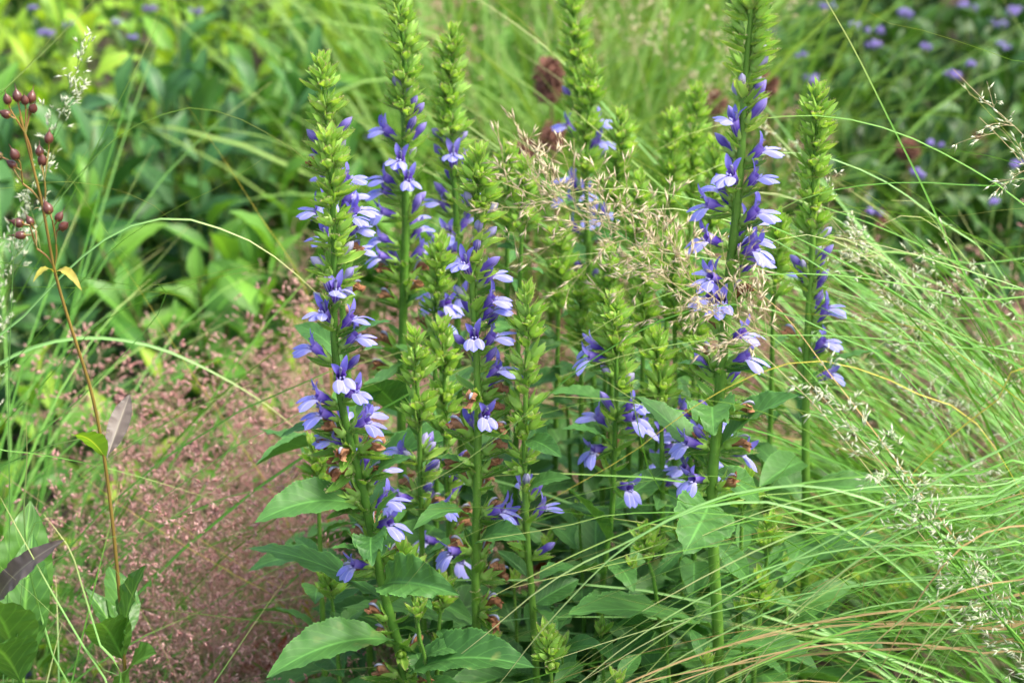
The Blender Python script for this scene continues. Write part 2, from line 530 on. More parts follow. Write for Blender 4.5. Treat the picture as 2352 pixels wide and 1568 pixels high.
def bract_mesh(i, mat, wr):
    mb = MB()
    rr = random.Random(100 + i)
    leaf_surface(mb, wr=wr, nu=11, nv=5, arch=-rr.uniform(0.04, 0.12), fold=rr.uniform(0.3, 0.6), wave=0.015, serr=0.07, a=0.55, b=0.9,
                 petiole=0.0, seed=i, twist=rr.uniform(-0.4, 0.4))
    # marginal hairs
    base = mb.V[0].reshape(11, 5, 3)
    pos, dr = [], []
    for k in range(1, 10):
        for s in (0, 4):
            for q in range(2):
                f = rr.random()
                pos.append(base[k, s] * (1 - f) + base[min(k + 1, 10), s] * f)
                o = base[k, s] - base[k, 2]
                dr.append(norm(o) + np.array((0.4, rr.uniform(-.5, .5), rr.uniform(-.5, .5))))
    add_batch(mb, SPK_V, SPK_F, pos, dr, 0.085, 0.006, np.full(len(pos), 0.3), 1)
    return mb.mesh('bract', [mat, M['straw']])


BRACT = [bract_mesh(i, M['bract'], R.uniform(0.32, 0.44)) for i in range(5)]
BRACTLOW = [bract_mesh(20 + i, M['bractlow'], R.uniform(0.26, 0.38)) for i in range(5)]


# ------------------------------------------------------------------ lobelia flowers, buds, withered flowers
def lathe(mb, xs, rs, seg=12, ribs=0, ribamp=0.0, bend=0.0, flat=1.0, rnd=0.0, mat=0, jitter=0.0, rr=None):
    an = np.linspace(0, 2 * PI, seg, endpoint=False)
    X, A = np.meshgrid(xs, an, indexing='ij')
    Rr = np.asarray(rs)[:, None] * (1 + ribamp * np.cos(ribs * A))
    if jitter:
        Rr = Rr * (1 + jitter * rng.normal(size=Rr.shape))
    V = np.stack([X, Rr * np.sin(A) * flat, -Rr * np.cos(A) + bend * (X / max(xs)) ** 2], -1)
    u = (X / max(xs)).ravel()
    v = ((A / (2 * PI) + 0.5) % 1.0).ravel()      # 0.5 = underside
    mb.add(V.reshape(-1, 3), grid_faces(len(xs), seg, True), np.stack([u, v], 1), rnd, mat)


def petal(mb, base, d0, d1, nrm, length, width, nu=9, nv=5, cup=0.25, a=0.5, b=0.7, rnd=0.0, mat=0, pow_=1.0):
    """petal bending from direction d0 to d1; nrm = rough surface normal"""
    t = np.linspace(0, 1, nu)
    d = norm(norm(d0)[None] * (1 - t[:, None] ** pow_) + norm(d1)[None] * t[:, None] ** pow_)
    c = np.asarray(base) + np.vstack([[0, 0, 0], np.cumsum((d[1:] + d[:-1]) / 2 * (length / (nu - 1)), axis=0)])
    sd = norm(np.cross(np.broadcast_to(np.asarray(nrm, dtype=float), d.shape), d))
    up = np.cross(d, sd)
    w = np.maximum(t, 1e-6) ** a * (1 - t) ** b
    w = np.maximum(w / w.max(), 0.42 * (t < 0.5)) * width / 2
    w[-1] = width * 0.02
    s = np.linspace(-1, 1, nv)
    V = c[:, None] + sd[:, None] * (s[None, :, None] * w[:, None, None]) - up[:, None] * (cup * (s ** 2)[None, :, None] * w[:, None, None])
    u = np.repeat(t, nv)
    v = np.tile((s + 1) / 2, nu)
    mb.add(V.reshape(-1, 3), grid_faces(nu, nv)[:, ::-1], np.stack([u, v], 1), rnd, mat)


mm = 0.001


def calyx_mesh(i, open_=0.35, ln=9.5, mats=None):
    rr = random.Random(i)
    mb = MB()
    add_tube(mb, [(-5 * mm, 0, -2.5 * mm), (-3 * mm, 0, -1.2 * mm), (-0.5 * mm, 0, 0)], [0.8 * mm, 0.9 * mm, 1.5 * mm], 6)
    lathe(mb, np.array([-1.0, 0, 1.2, 2.6, 3.6]) * mm, np.array([0.6, 2.2, 3.0, 3.2, 3.0]) * mm, 10, 5, 0.06)
    for k in range(5):
        a = 2 * PI * k / 5 + 0.3 + rr.uniform(-.15, .15)
        o = np.array((0, math.sin(a), math.cos(a)))
        d0 = np.array((1, 0, 0)) + o * open_ * 0.5
        d1 = np.array((1, 0, 0)) + o * (open_ + rr.uniform(0.1, 0.5)) + np.array((0, rr.uniform(-.2, .2), rr.uniform(-.2, .2)))
        petal(mb, np.array((2.2 * mm, 0, 0)) + o * 2.9 * mm, d0, d1, o, ln * rr.uniform(0.85, 1.15) * mm, 3.0 * mm, 6, 3, 0.3, 0.3, 0.9)
    pos, dr = [], []
    for k in range(26):
        a = rr.uniform(0, 2 * PI)
        o = np.array((rr.uniform(-0.2, .6), math.sin(a), math.cos(a)))
        pos.append(np.array((rr.uniform(0, 8) * mm, math.sin(a) * 3.2 * mm, math.cos(a) * 3.2 * mm)))
        dr.append(o)
    add_batch(mb, SPK_V, SPK_F, pos, dr, 1.5 * mm, 0.09 * mm, np.full(len(pos), 0.2), 1)
    return mb.mesh('calyx', mats or [M['calyx'], M['straw']])


CALYX = [calyx_mesh(i) for i in range(4)]


def flower_meshes(i):
    rr = random.Random(500 + i)
    L_ = rr.uniform(14.5, 17) * mm
    tb = MB()
    xs = np.linspace(0, 1, 9) * L_
    lathe(tb, xs, np.array([1.8, 2.5, 2.9, 3.1, 3.2, 3.3, 3.4, 3.5, 3.6]) * mm, 18, 9, 0.05, 0.8 * mm, 0.95)
    up = MB()
    for s in (-1, 1):
        sp = rr.uniform(0.2, 0.55) * s
        petal(up, (L_ - 1.2 * mm, s * 1.7 * mm, 2.9 * mm), (0.95, 0.10 * s, 0.35), (0.55 - rr.uniform(0, .5), sp, 1.0 - rr.uniform(0, .9)), (-0.4, 0.5 * s, 0.9),
              rr.uniform(10.5, 13.5) * mm, 5.0 * mm, 9, 5, 0.35, 0.45, 0.75)
    lo = MB()
    dr = rr.uniform(1.1, 1.7)
    for s in (-1, 0, 1):
        petal(lo, (L_ - 1.5 * mm, s * 2.3 * mm, (-2.6 if s == 0 else -1.7) * mm), (0.95, 0.25 * s, -0.25 + 0.15 * abs(s)),
              (0.10 + rr.uniform(-.2, .2), (0.36 + rr.uniform(-.2, .2)) * s + rr.uniform(-.12, .12), -dr + rr.uniform(-.2, .2)), (0.3, 0, 1),
              (rr.uniform(14.5, 17.5)) * mm, (8.0 if s == 0 else 7.4) * mm, 9, 5, rr.uniform(0.15, 0.5), 0.75, 0.62, pow_=0.75)
    for s in (-1, 1):
        lathe_c = MB()
        lathe(lo, np.array([0, 1.2, 2.6, 3.6]) * mm, np.array([0.1, 0.8, 0.7, 0.05]) * mm, 6)
        lo.V[-1] = lo.V[-1] + np.array((L_ - 0.5 * mm, s * 1.2 * mm, -1.6 * mm))
        lo.UV[-1] = lo.UV[-1] * 0.1
    st = MB()
    p = np.array([(L_ * 0.4, 0, 1.2 * mm), (L_ * 0.8, 0, 2.4 * mm), (L_ + 2 * mm, 0, 3.8 * mm), (L_ + 4.2 * mm, 0, 4.0 * mm), (L_ + 5.4 * mm, 0, 2.9 * mm)])
    add_tube(st, smooth_path(p, 9), np.array([.5, .55, .6, .65, .8, 1.0, 1.15, 1.05, .5]) * mm, 7)
    return (tb.mesh('flower', M['tube']), up.mesh('upper_lip', M['upper']), lo.mesh('lower_lip', M['lower']), st.mesh('stamen_column', M['stamen']))


FLOWER = [flower_meshes(i) for i in range(7)]


def bud_green_mesh(i):
    rr = random.Random(i)
    mb = MB()
    lathe(mb, np.array([0, 1.5, 3.5, 5.5, 7.2, 8.3]) * mm, np.array([1.0, 2.1, 2.5, 2.2, 1.2, .1]) * mm, 10, 5, 0.06, 0.4 * mm, mat=1)
    c = MB()
    add_tube(mb, [(-4 * mm, 0, -2 * mm), (-2 * mm, 0, -1 * mm), (0, 0, 0)], [0.8 * mm, 0.9 * mm, 1.4 * mm], 5)
    lathe(mb, np.array([-0.5, 0.6, 2.0, 3.4]) * mm, np.array([0.5, 2.2, 2.9, 3.15]) * mm, 10, 5, 0.05)
    for k in range(5):
        a = 2 * PI * k / 5 + rr.uniform(-.2, .2)
        o = np.array((0, math.sin(a), math.cos(a)))
        petal(mb, np.array((2.0 * mm, 0, 0)) + o * 2.9 * mm, np.array((1, 0, 0)) + o * 0.25, np.array((1, 0, 0)) + o * rr.uniform(-0.25, 0.35), o,
              rr.uniform(9, 13) * mm, 3.9 * mm, 6, 3, 0.3, 0.3, 0.85)
    pos, dr = [], []
    for k in range(22):
        a = rr.uniform(0, 2 * PI)
        pos.append(np.array((rr.uniform(0, 9) * mm, math.sin(a) * 3.0 * mm, math.cos(a) * 3.0 * mm)))
        dr.append((rr.uniform(-.1, .7), math.sin(a), math.cos(a)))
    add_batch(mb, SPK_V, SPK_F, pos, dr, 1.5 * mm, 0.08 * mm, np.full(len(pos), 0.2), 2)
    return mb.mesh('bud', [M['calyx'], M['bud_green'], M['straw']])


def bud_mesh(i, ln, r, mat, bend):
    rr = random.Random(i)
    mb = MB()
    t = np.linspace(0, 1, 10)
    prof = np.array([0.6, 0.78, 0.86, 0.88, 0.9, 0.97, 1.0, 0.85, 0.5, 0.05]) * r
    lathe(mb, t * ln, prof, 15, 5, 0.07, bend, rr.uniform(0.85, 1))
    return mb.mesh('bud', mat)


BUD_G = [bud_green_mesh(i) for i in range(5)]
BUD_L = [bud_mesh(30 + i, R.uniform(12, 15) * mm, 3.0 * mm, M['bud_pale'], R.uniform(-1, 1.5) * mm) for i in range(3)]
BUD_V = [bud_mesh(40 + i, R.uniform(18, 22) * mm, 3.1 * mm, M['bud_violet'], R.uniform(-2.5, 1.5) * mm) for i in range(4)]


def wither_mesh(i):
    rr = random.Random(i)
    mb = MB()
    xs = np.linspace(2, 12.5, 7) * mm
    lathe(mb, xs, np.array([1.6, 1.7, 1.5, 1.9, 2.6, 2.4, 0.8]) * mm, 9, 3, 0.25, rr.uniform(-3, 1) * mm, 0.8, jitter=0.28)
    for k in range(5):
        d0 = np.array((0.8, rr.uniform(-.8, .8), rr.uniform(-.8, .8)))
        d1 = np.array((rr.uniform(-.8, .5), rr.uniform(-1, 1), rr.uniform(-1.2, .6)))
        petal(mb, (9.5 * mm, 0, -1 * mm), d0, d1, (0, rr.uniform(-1, 1), 1), rr.uniform(5, 8) * mm, 3.4 * mm, 6, 3, 0.8, 0.5, 0.7, rnd=rr.random())
    p = smooth_path([(6 * mm, 0, 1 * mm), (10 * mm, 0, 2.5 * mm), (13 * mm, 0, 2.2 * mm), (14.2 * mm, 0, 0.2 * mm)], 7)
    add_tube(mb, p, np.array([.4, .5, .55, .6, .8, .8, .3]) * mm, 6, mat=1)
    return mb.mesh('withered_flower', [M['wither'], M['stamen']])


WITHER = [wither_mesh(60 + i) for i in range(4)]


def add_item(root, kind, pos, d, rr, scale=1.0):
    """one flower, bud or withered flower with its sub-parts; d = outward direction of its tube"""
    roll = rr.uniform(-0.15, 0.15)
    if kind == 'f':
        tb, up, lo, st = FLOWER[rr.randrange(len(FLOWER))]
        o = part('flower', tb, root, frame(pos, d, scale=scale * rr.uniform(0.93, 1.1), roll=roll))
        part('upper_lip', up, o)
        part('lower_lip', lo, o)
        part('stamen_column', st, o)
        part('calyx', CALYX[rr.randrange(4)], o)
    elif kind == 'g':
        part('bud', BUD_G[rr.randrange(5)], root, frame(pos, d, scale=scale * rr.uniform(0.9, 1.1), roll=roll))
    elif kind in 'lv':
        o = part('bud', (BUD_L if kind == 'l' else BUD_V)[rr.randrange(3)], root, frame(pos, d, scale=scale * rr.uniform(0.88, 1.12), roll=roll))
        part('calyx', CALYX[rr.randrange(4)], o)
    else:
        o = part('withered_flower', WITHER[rr.randrange(4)], root, frame(pos, d, scale=scale * rr.uniform(1.15, 1.5), roll=roll))
        part('calyx', CALYX[rr.randrange(4)], o)


def outdir(az, el):
    a, e = rad(az), rad(el)
    return np.array((math.cos(a) * math.cos(e), math.sin(a) * math.cos(e), math.sin(e)))


def lobelia(label, wp, Y, bud=0.10, flower=0.0, spent=0.0, items=(), seed=0, leaves=True, group=None, thick=1.0, leaf_scale=1.0,
            fprob=0.6, dens=1.0, leaf_from=0.03):
    """wp: pixel way-points from the tip downwards; items: (pixel row of attachment, azimuth, kind[, elevation])"""
    rr = random.Random(900 + seed)
    pts = [P(w[0], w[1], w[2] if len(w) > 2 else Y) for w in wp]
    dn = norm(pts[-1] - pts[-2])
    if pts[-1][2] > 0.05:
        z = pts[-1][2]
        sl = dn[:2] / max(0.3, -dn[2])
        pts.append(np.array((pts[-1][0] + sl[0] * z * 0.35, pts[-1][1] + sl[1] * z * 0.35, z * 0.45)))
        pts.append(np.array((pts[-1][0] + sl[0] * z * 0.08, pts[-1][1] + sl[1] * z * 0.08, -0.01)))
    path = smooth_path(pts, 240)
    S = np.concatenate([[0], np.cumsum(np.linalg.norm(np.diff(path, axis=0), axis=1))])
    total = S[-1]
    ys = to_px(path)[1]
    base = path[-1]
    root = empty('lobelia', (float(base[0]), float(base[1]), 0.0), label, 'flower', group or 'blue lobelia flower spikes')

    def at(s):
        return np.array([np.interp(s, S, path[:, k]) for k in range(3)])

    mb = MB()
    sp = path[::6]
    rs = np.interp(S[::6], [0, 0.03, 0.12, 0.3, total], np.array([0.7, 1.3, 2.0, 2.7, 3.3]) * mm * thick)
    an = np.linspace(0, 2 * PI, 10, endpoint=False)
    t = tangents(sp)
    a = norm(np.cross(t, (0.3, 1, 0.2)))
    b = np.cross(t, a)
    rad_ = rs[:, None] * (1 + 0.07 * np.cos(5 * an))[None]
    V = sp[:, None] + rad_[..., None] * (a[:, None] * np.cos(an)[None, :, None] + b[:, None] * np.sin(an)[None, :, None])
    mb.add((V - np.asarray(root.location)).reshape(-1, 3), grid_faces(len(sp), 10, True),
           np.stack([np.repeat(np.linspace(0, 1, len(sp)), 10), np.tile(np.linspace(0, 1, 10, endpoint=False), len(sp))], 1))
    nh = 500
    hi = rng.integers(0, max(2, int(len(sp) * 0.8)), nh)
    hf = rng.random((nh, 1))
    ha = rng.random(nh) * 2 * PI
    hd = a[hi] * np.cos(ha)[:, None] + b[hi] * np.sin(ha)[:, None]
    hj = np.minimum(hi + 1, len(sp) - 1)
    hp = sp[hi] * (1 - hf) + sp[hj] * hf + hd * (rs[hi] * (1 - hf[:, 0]) + rs[hj] * hf[:, 0])[:, None] * 0.9 - np.asarray(root.location)
    add_batch(mb, SPK_V, SPK_F, hp, hd + rng.normal(size=(nh, 3)) * 0.3, rng.uniform(0.8, 2.0, nh) * mm, 0.09 * mm, np.zeros(nh), 1)
    part('stem', mb.mesh('stem', [M['stem'], M['straw']]), root, Matrix.Translation(root.location))

    def stem_r(s):
        return float(np.interp(s, [0, 0.03, 0.12, 0.3, total], np.array([0.7, 1.3, 2.0, 2.7, 3.3]) * mm * thick))

    def bract(s, az, el, ln, low=False):
        p = at(s)
        d = outdir(az, el)
        meshes = BRACTLOW if low else BRACT
        part('bract', meshes[rr.randrange(5)], root, frame(p + d * stem_r(s) * 0.7, d, scale=ln, roll=rr.uniform(-.3, .3)))

    # bud zone
    s, az, cnt = 0.0015, rr.uniform(0, 360), rr.randrange(5)
    while s < bud:
        f = min(1.0, s / 0.022) ** 0.6
        el = 80 - 34 * min(1, s / 0.02) ** 0.7 + rr.uniform(-10, 10)
        sc_ = (0.45 + 0.68 * f) * rr.uniform(0.85, 1.12)
        cnt += 1
        p = at(s)
        d = outdir(az, el)
        if s > 0.004:
            add_item(root, 'g', p + d * (stem_r(s) + 3.2 * mm * sc_), d, rr, sc_)
        bract(s, az + rr.uniform(-8, 8), el - 9, (0.012 + 0.007 * f) * rr.uniform(0.85, 1.15))
        if s < 0.02:
            bract(s, az + 70, el, 0.011 * rr.uniform(0.85, 1.2))
        az += 137.5 + rr.uniform(-10, 10)
        s += (0.0008 + 0.0014 * f + (0.008 * f if cnt % 8 == 0 else 0) * rr.uniform(0.4, 1.2)) / dens
    # explicit flowers
    used = []
    for it in items:
        s = float(np.interp(it[0], ys, S))
        used.append(s)
        kind = it[2]
        el = it[3] if len(it) > 3 else (48 if kind in 'fv' else 42)
        el += rr.uniform(-6, 6)
        d = outdir(it[1] + rr.uniform(-6, 6), el)
        add_item(root, kind, at(s) + d * (stem_r(s) + 3.5 * mm), d, rr)
        bract(s + 0.003, it[1], el - 18, (0.019 if kind != 'w' else 0.026) * rr.uniform(0.85, 1.25), low=kind in 'fw')
    # generated flower and withered zones
    s = bud
    z1 = bud + flower
    while s < z1 + spent:
        q = (s - bud) / max(flower, 1e-6)
        if s < z1:
            kind = 'g' if q < 0.08 else 'l' if q < 0.2 else 'v' if q < 0.38 else 'f'
            if rr.random() > fprob:
                kind = ''
        else:
            kind = 'w' if rr.random() < 0.55 else ''
        el = 46 + rr.uniform(-8, 8)
        d = outdir(az, el)
        if kind:
            add_item(root, kind, at(s) + d * (stem_r(s) + 3.5 * mm), d, rr)
        bract(s + 0.003, az, el - 16, rr.uniform(0.014, 0.024), low=True)
        az += 137.5 + rr.uniform(-14, 14)
        s += rr.uniform(0.0045, 0.0075)
    end = max([z1 + spent] + [u + 0.01 for u in used])
    if items:
        s = bud
        while s < end:
            if rr.random() < 0.4:
                bract(s, rr.uniform(0, 360), rr.uniform(25, 55), rr.uniform(0.014, 0.024), low=True)
            if rr.random() < 0.55:
                az = rr.uniform(-30, 210)
                d = outdir(az, 45)
                q = (s - bud) / max(0.01, end - bud)
                add_item(root, 'g' if q < .12 else 'l' if q < .22 else 'v' if q < .38 else 'f' if q < .62 else 'w', at(s) + d * (stem_r(s) + 3.5 * mm), d, rr)
            s += 0.008
    # stem leaves
    if leaves:
        s = end + leaf_from
        while s < total - 0.05:
            f = min(1.0, (s - end) / 0.16)
            ln = (0.035 + 0.065 * f) * rr.uniform(0.8, 1.2) * leaf_scale
            d = outdir(az, rr.uniform(0, 32) - 10 * f)
            part('leaf', LEAF[rr.randrange(9)], root, frame(at(s) + d * stem_r(s) * 0.7, d, scale=ln, roll=rr.uniform(-.4, .4)))
            az += 137.5 + rr.uniform(-20, 20)
            s += rr.uniform(0.018, 0.032)
    return root


def hero_leaf(root, base, tip, Yb, Yt, wr=0.36, arch=0.10, roll=0.0, seed=0, fold=0.15, wave=0.010, mat='leaf', serr=0.03, name='leaf', label=None, side=0.0, twist=0.0, b=0.95, a=0.8, up=(0, -0.25, 1)):
    A, B = P(base[0], base[1], Yb), P(tip[0], tip[1], Yt)
    me = leaf_mesh(name, M[mat], wr=wr, nu=61, nv=9, arch=arch, fold=fold, wave=wave, serr=serr, a=a, b=b, petiole=0.04, seed=seed, side=side, twist=twist)
    part(name, me, root, frame(A, B - A, up=up, scale=float(np.linalg.norm(B - A)), roll=roll), label=label)


# ------------------------------------------------------------------ the lobelias
# azimuth: 0 = right, 90 = away, -90 = towards the path the photograph was taken from, 180 = left
A = lobelia('leaning lobelia spike with withered brown flowers and broad leaves low on its stem',
            [(752, 318), (762, 420), (766, 520), (768, 640), (767, 760), (778, 880), (800, 1000), (832, 1120), (858, 1240), (884, 1370), (925, 1530)], 1.46,
            bud=0.066, seed=1, thick=1.25, leaves=True, leaf_from=0.12, items=[
                (545, 20, 'g'), (560, 200, 'g'), (575, -60, 'g'), (580, 100, 'g'),
                (600, 5, 'l'), (630, 190, 'l'), (655, -20, 'l'), (645, 30, 'g'), (640, -120, 'g'),
                (690, -115, 'v', 65), (710, -70, 'f', 62), (755, -125, 'f', 58), (770, -18, 'f'), (808, -8, 'f'),
                (838, 178, 'f', 38), (880, -75, 'f', 40), (920, -45, 'f', 38), (935, 195, 'f', 32), (968, 205, 'f', 28), (985, -30, 'f', 30),
                (1010, 200, 'w'), (1030, -100, 'w', 20), (1090, 190, 'w'), (1100, -20, 'w'), (1150, 190, 'w'), (1050, 20, 'w'),
                (1210, -40, 'f', 25), (1300, 215, 'f', 20), (1320, 170, 'w', 10), (1345, 40, 'f'), (1500, -80, 'g', 30), (1550, -60, 'g', 30), (1555, 190, 'w', 30), (1020, 180, 'w', 10), (1075, -130, 'w', 10), (1085, 150, 'w'), (1140, 200, 'w', 5), (1165, -160, 'w', 20), (1040, -20, 'w', 30)])
hero_leaf(A, (835, 1165), (585, 1200), 1.46, 1.42, 0.40, 0.16, -0.1, 1, fold=0.2)
hero_leaf(A, (884, 1380), (570, 1258), 1.47, 1.48, 0.40, 0.08, 0.45, 2, fold=0.05)
hero_leaf(A, (905, 1470), (612, 1556), 1.45, 1.40, 0.36, 0.14, 0.0, 3, fold=0.22)
hero_leaf(A, (935, 1550), (1228, 1532), 1.45, 1.40, 0.36, 0.13, 0.1, 4, fold=0.25)
hero_leaf(A, (878, 1345), (1056, 1366), 1.45, 1.40, 0.42, 0.16, 0.5, 5, fold=0.4, wave=0.03)
hero_leaf(A, (790, 985), (640, 1006), 1.46, 1.46, 0.30, 0.12, 0.2, 6)
hero_leaf(A, (840, 1110), (945, 1050), 1.46, 1.44, 0.28, 0.1, 0.2, 7)
hero_leaf(A, (862, 1215), (915, 1130), 1.45, 1.43, 0.24, 0.08, 0.4, 8)
hero_leaf(A, (862, 1240), (855, 1300), 1.45, 1.40, 0.5, 0.2, 0.2, 9, wave=0.05)
hero_leaf(A, (870, 1300), (760, 1258), 1.45, 1.42, 0.22, 0.1, 0.2, 10)

B = lobelia('lobelia spike rising just behind the leaning one with withered flowers',
            [(740, 145), (748, 260), (757, 360), (770, 480), (782, 640), (795, 820), (815, 1000), (830, 1200)], 1.62,
            bud=0.062, flower=0.085, spent=0.05, seed=2, fprob=0.85, items=[(350, 175, 'v'), (330, 10, 'v'), (400, 185, 'w'), (520, 0, 'f'), (560, -10, 'f'), (610, 5, 'f'), (640, -10, 'l')])
C = lobelia('tall lobelia spike with flowers turned towards the leaning spike, bare green stem below',
            [(905, -20), (922, 60), (930, 140), (928, 220), (930, 320), (930, 420), (932, 520), (928, 640), (925, 780), (922, 950), (925, 1150)], 1.72,
            bud=0.105, seed=3, thick=1.35, leaf_from=0.05, items=[
                (222, 200, 'l', 70), (235, -30, 'l', 70), (275, -20, 'v', 60), (285, 0, 'v'), (322, -50, 'v', 65), (340, 5, 'v'), (250, 170, 'g'),
                (330, 185, 'f', 40), (345, 150, 'f', 30), (400, -100, 'f', 50), (432, -80, 'f', 45), (440, 190, 'f', 35), (465, 180, 'f', 30), (500, 195, 'f', 20),
                (500, 10, 'v', 60), (510, -10, 'v', 60), (570, 180, 'f', 30), (605, 185, 'f', 28), (650, 185, 'w'), (705, 180, 'w'), (640, 60, 'g'), (850, 185, 'w', 20), (840, 20, 'w', 20)])
hero_leaf(C, (925, 835), (835, 805), 1.7, 1.66, 0.3, 0.1, 0.3, 21)
hero_leaf(C, (922, 950), (850, 880), 1.66, 1.62, 0.6, 0.05, 0.7, 22)
hero_leaf(C, (925, 700), (1000, 660), 1.72, 1.72, 0.3, 0.1, 0.2, 23)
D = lobelia('lobelia spike with violet flowers below long pale buds, next to the tallest flowering one',
            [(1040, 75), (1036, 160), (1030, 240), (1036, 340), (1045, 440), (1048, 560), (1050, 700), (1052, 850), (1060, 1050)], 1.78,
            bud=0.095, seed=4, thick=1.1, items=[
                (325, 190, 'l'), (335, 10, 'l'), (345, 200, 'l', 60), (300, 10, 'g'), (390, 175, 'v', 55), (400, -85, 'f', 60), (400, 5, 'v', 60), (420, 30, 'f'),
                (465, 190, 'v', 50), (500, 190, 'f'), (545, -110, 'f', 35), (570, 200, 'f', 30), (590, -100, 'f', 25), (690, 200, 'f', 25), (725, 185, 'f', 25), (705, -80, 'f')])
E = lobelia('lobelia spike with deep violet tubes on the side facing the tan seed panicle',
            [(1100, 355), (1098, 430), (1095, 520), (1085, 640), (1090, 740), (1096, 860), (1098, 1000), (1095, 1150), (1092, 1320), (1095, 1500)], 1.5,
            bud=0.042, seed=5, thick=1.15, leaf_from=0.1, items=[
                (450, 185, 'g'), (460, 0, 'g'), (470, -60, 'g'), (490, 195, 'l', 65), (500, 0, 'l'), (505, -60, 'g'), (555, -60, 'l', 70), (560, 0, 'l'), (600, -55, 'v', 68), (635, -15, 'v'),
                (645, -115, 'f', 62), (672, 5, 'f', 45), (722, -20, 'f'), (752, -8, 'f'), (790, -95, 'f', 40), (812, -8, 'f'), (850, -10, 'v'), (880, -5, 'f'),
                (905, -105, 'w', 20), (925, 5, 'w'), (968, 10, 'w'), (1050, 0, 'w'), (1095, 0, 'w'), (1185, -20, 'f', 25), (1190, 10, 'f', 5), (1262, 210, 'f', 10), (1405, -50, 'w', 10), (1330, 10, 'w', 10), (985, -20, 'w', 20), (1010, 170, 'w'), (1065, 190, 'w', 10), (960, -70, 'f', 30)])
hero_leaf(E, (1092, 1195), (950, 1215), 1.5, 1.46, 0.34, 0.18, 0.2, 31)
hero_leaf(E, (1092, 1440), (785, 1395), 1.50, 1.50, 0.42, 0.06, 0.55, 32, fold=0.05)
hero_leaf(E, (1096, 1095), (1000, 1050), 1.5, 1.48, 0.3, 0.1, 0.2, 33)
hero_leaf(E, (1096, 1250), (1210, 1240), 1.5, 1.46, 0.4, 0.14, 0.2, 34)
hero_leaf(E, (1095, 1300), (1110, 1180), 1.52, 1.55, 0.5, 0.05, 0.9, 35)
F = lobelia('tall lobelia spike with few violet flowers, rising behind the tan seed panicle',
            [(1305, -20), (1322, 60), (1325, 160), (1335, 280), (1342, 400), (1350, 560), (1358, 760), (1365, 950)], 1.92,
            bud=0.115, seed=6, thick=1.3, flower=0.0, items=[(245, 185, 'v'), (320, 190, 'f'), (310, -10, 'f'), (330, 15, 'v'), (390, 5, 'v'), (360, -30, 'f'), (470, -90, 'f'), (530, -80, 'f'), (600, -100, 'v'), (650, -60, 'v'), (640, 185, 'v'), (735, -80, 'v')])
SMALL = 'slender green lobelia spike still in tight bud, without any open flower'
SG = 'lobelia spikes in bud behind the flowering ones'
smalls = [([(1357, 155), (1352, 260), (1346, 380), (1350, 560), (1360, 800)], 1.86, 0.10, 7), ([(1428, 268), (1424, 360), (1415, 460), (1410, 640)], 1.8, 0.09, 8),
          ([(1468, 415), (1460, 500), (1455, 660)], 1.74, 0.06, 9), ([(1170, 345), (1168, 430), (1165, 560), (1165, 760)], 1.76, 0.07, 10),
          ([(1205, 378), (1200, 470), (1196, 600), (1190, 800)], 1.74, 0.07, 11), ([(1546, 272), (1542, 380), (1535, 520), (1530, 760)], 1.86, 0.09, 12),
          ([(1602, 212), (1592, 330), (1588, 460), (1580, 700)], 1.88, 0.1, 13), ([(1647, 335), (1640, 450), (1628, 600), (1620, 800)], 1.8, 0.08, 14),
          ([(1788, 505), (1782, 600), (1775, 750), (1770, 950)], 1.7, 0.07, 15), ([(1480, 590), (1478, 700), (1475, 900)], 1.68, 0.09, 16),
          ([(1545, 545), (1548, 680), (1550, 900)], 1.7, 0.09, 17), ([(1400, 580), (1395, 700), (1390, 880)], 1.72, 0.09, 18),
          ([(1505, 770), (1515, 860), (1520, 1040)], 1.6, 0.07, 43), ([(1290, 520), (1285, 640), (1280, 820)], 1.78, 0.08, 44),
          ([(1330, 640), (1335, 740), (1335, 900)], 1.74, 0.07, 46), ([(1600, 640), (1598, 760), (1590, 950)], 1.7, 0.09, 45)]
small_labels = {7: 'slim bud spike touching the tall lobelia that rises behind the tan panicle', 8: 'green lobelia bud spike standing clear just above the tan seed panicle', 9: 'short green bud spike right on the upper edge of the tan panicle',
                10: 'taller of two green bud spikes beside the small brown seed globes', 11: 'shorter of two green bud spikes beside the small brown seed globes', 12: 'thin bud spike between the panicle and the tallest pure-bud spike', 13: 'tallest lobelia spike that is still all green buds',
                14: 'green bud spike pressed close behind the thick-stemmed lobelia', 15: 'green bud spike between the thick-stemmed lobelia and the long bud head'}
for wp, Y_, b_, sd in smalls:
    lobelia(small_labels.get(sd, SMALL), wp, Y_, bud=b_, seed=sd, group=SG, leaf_from=0.005, leaf_scale=0.6, dens=0.85)
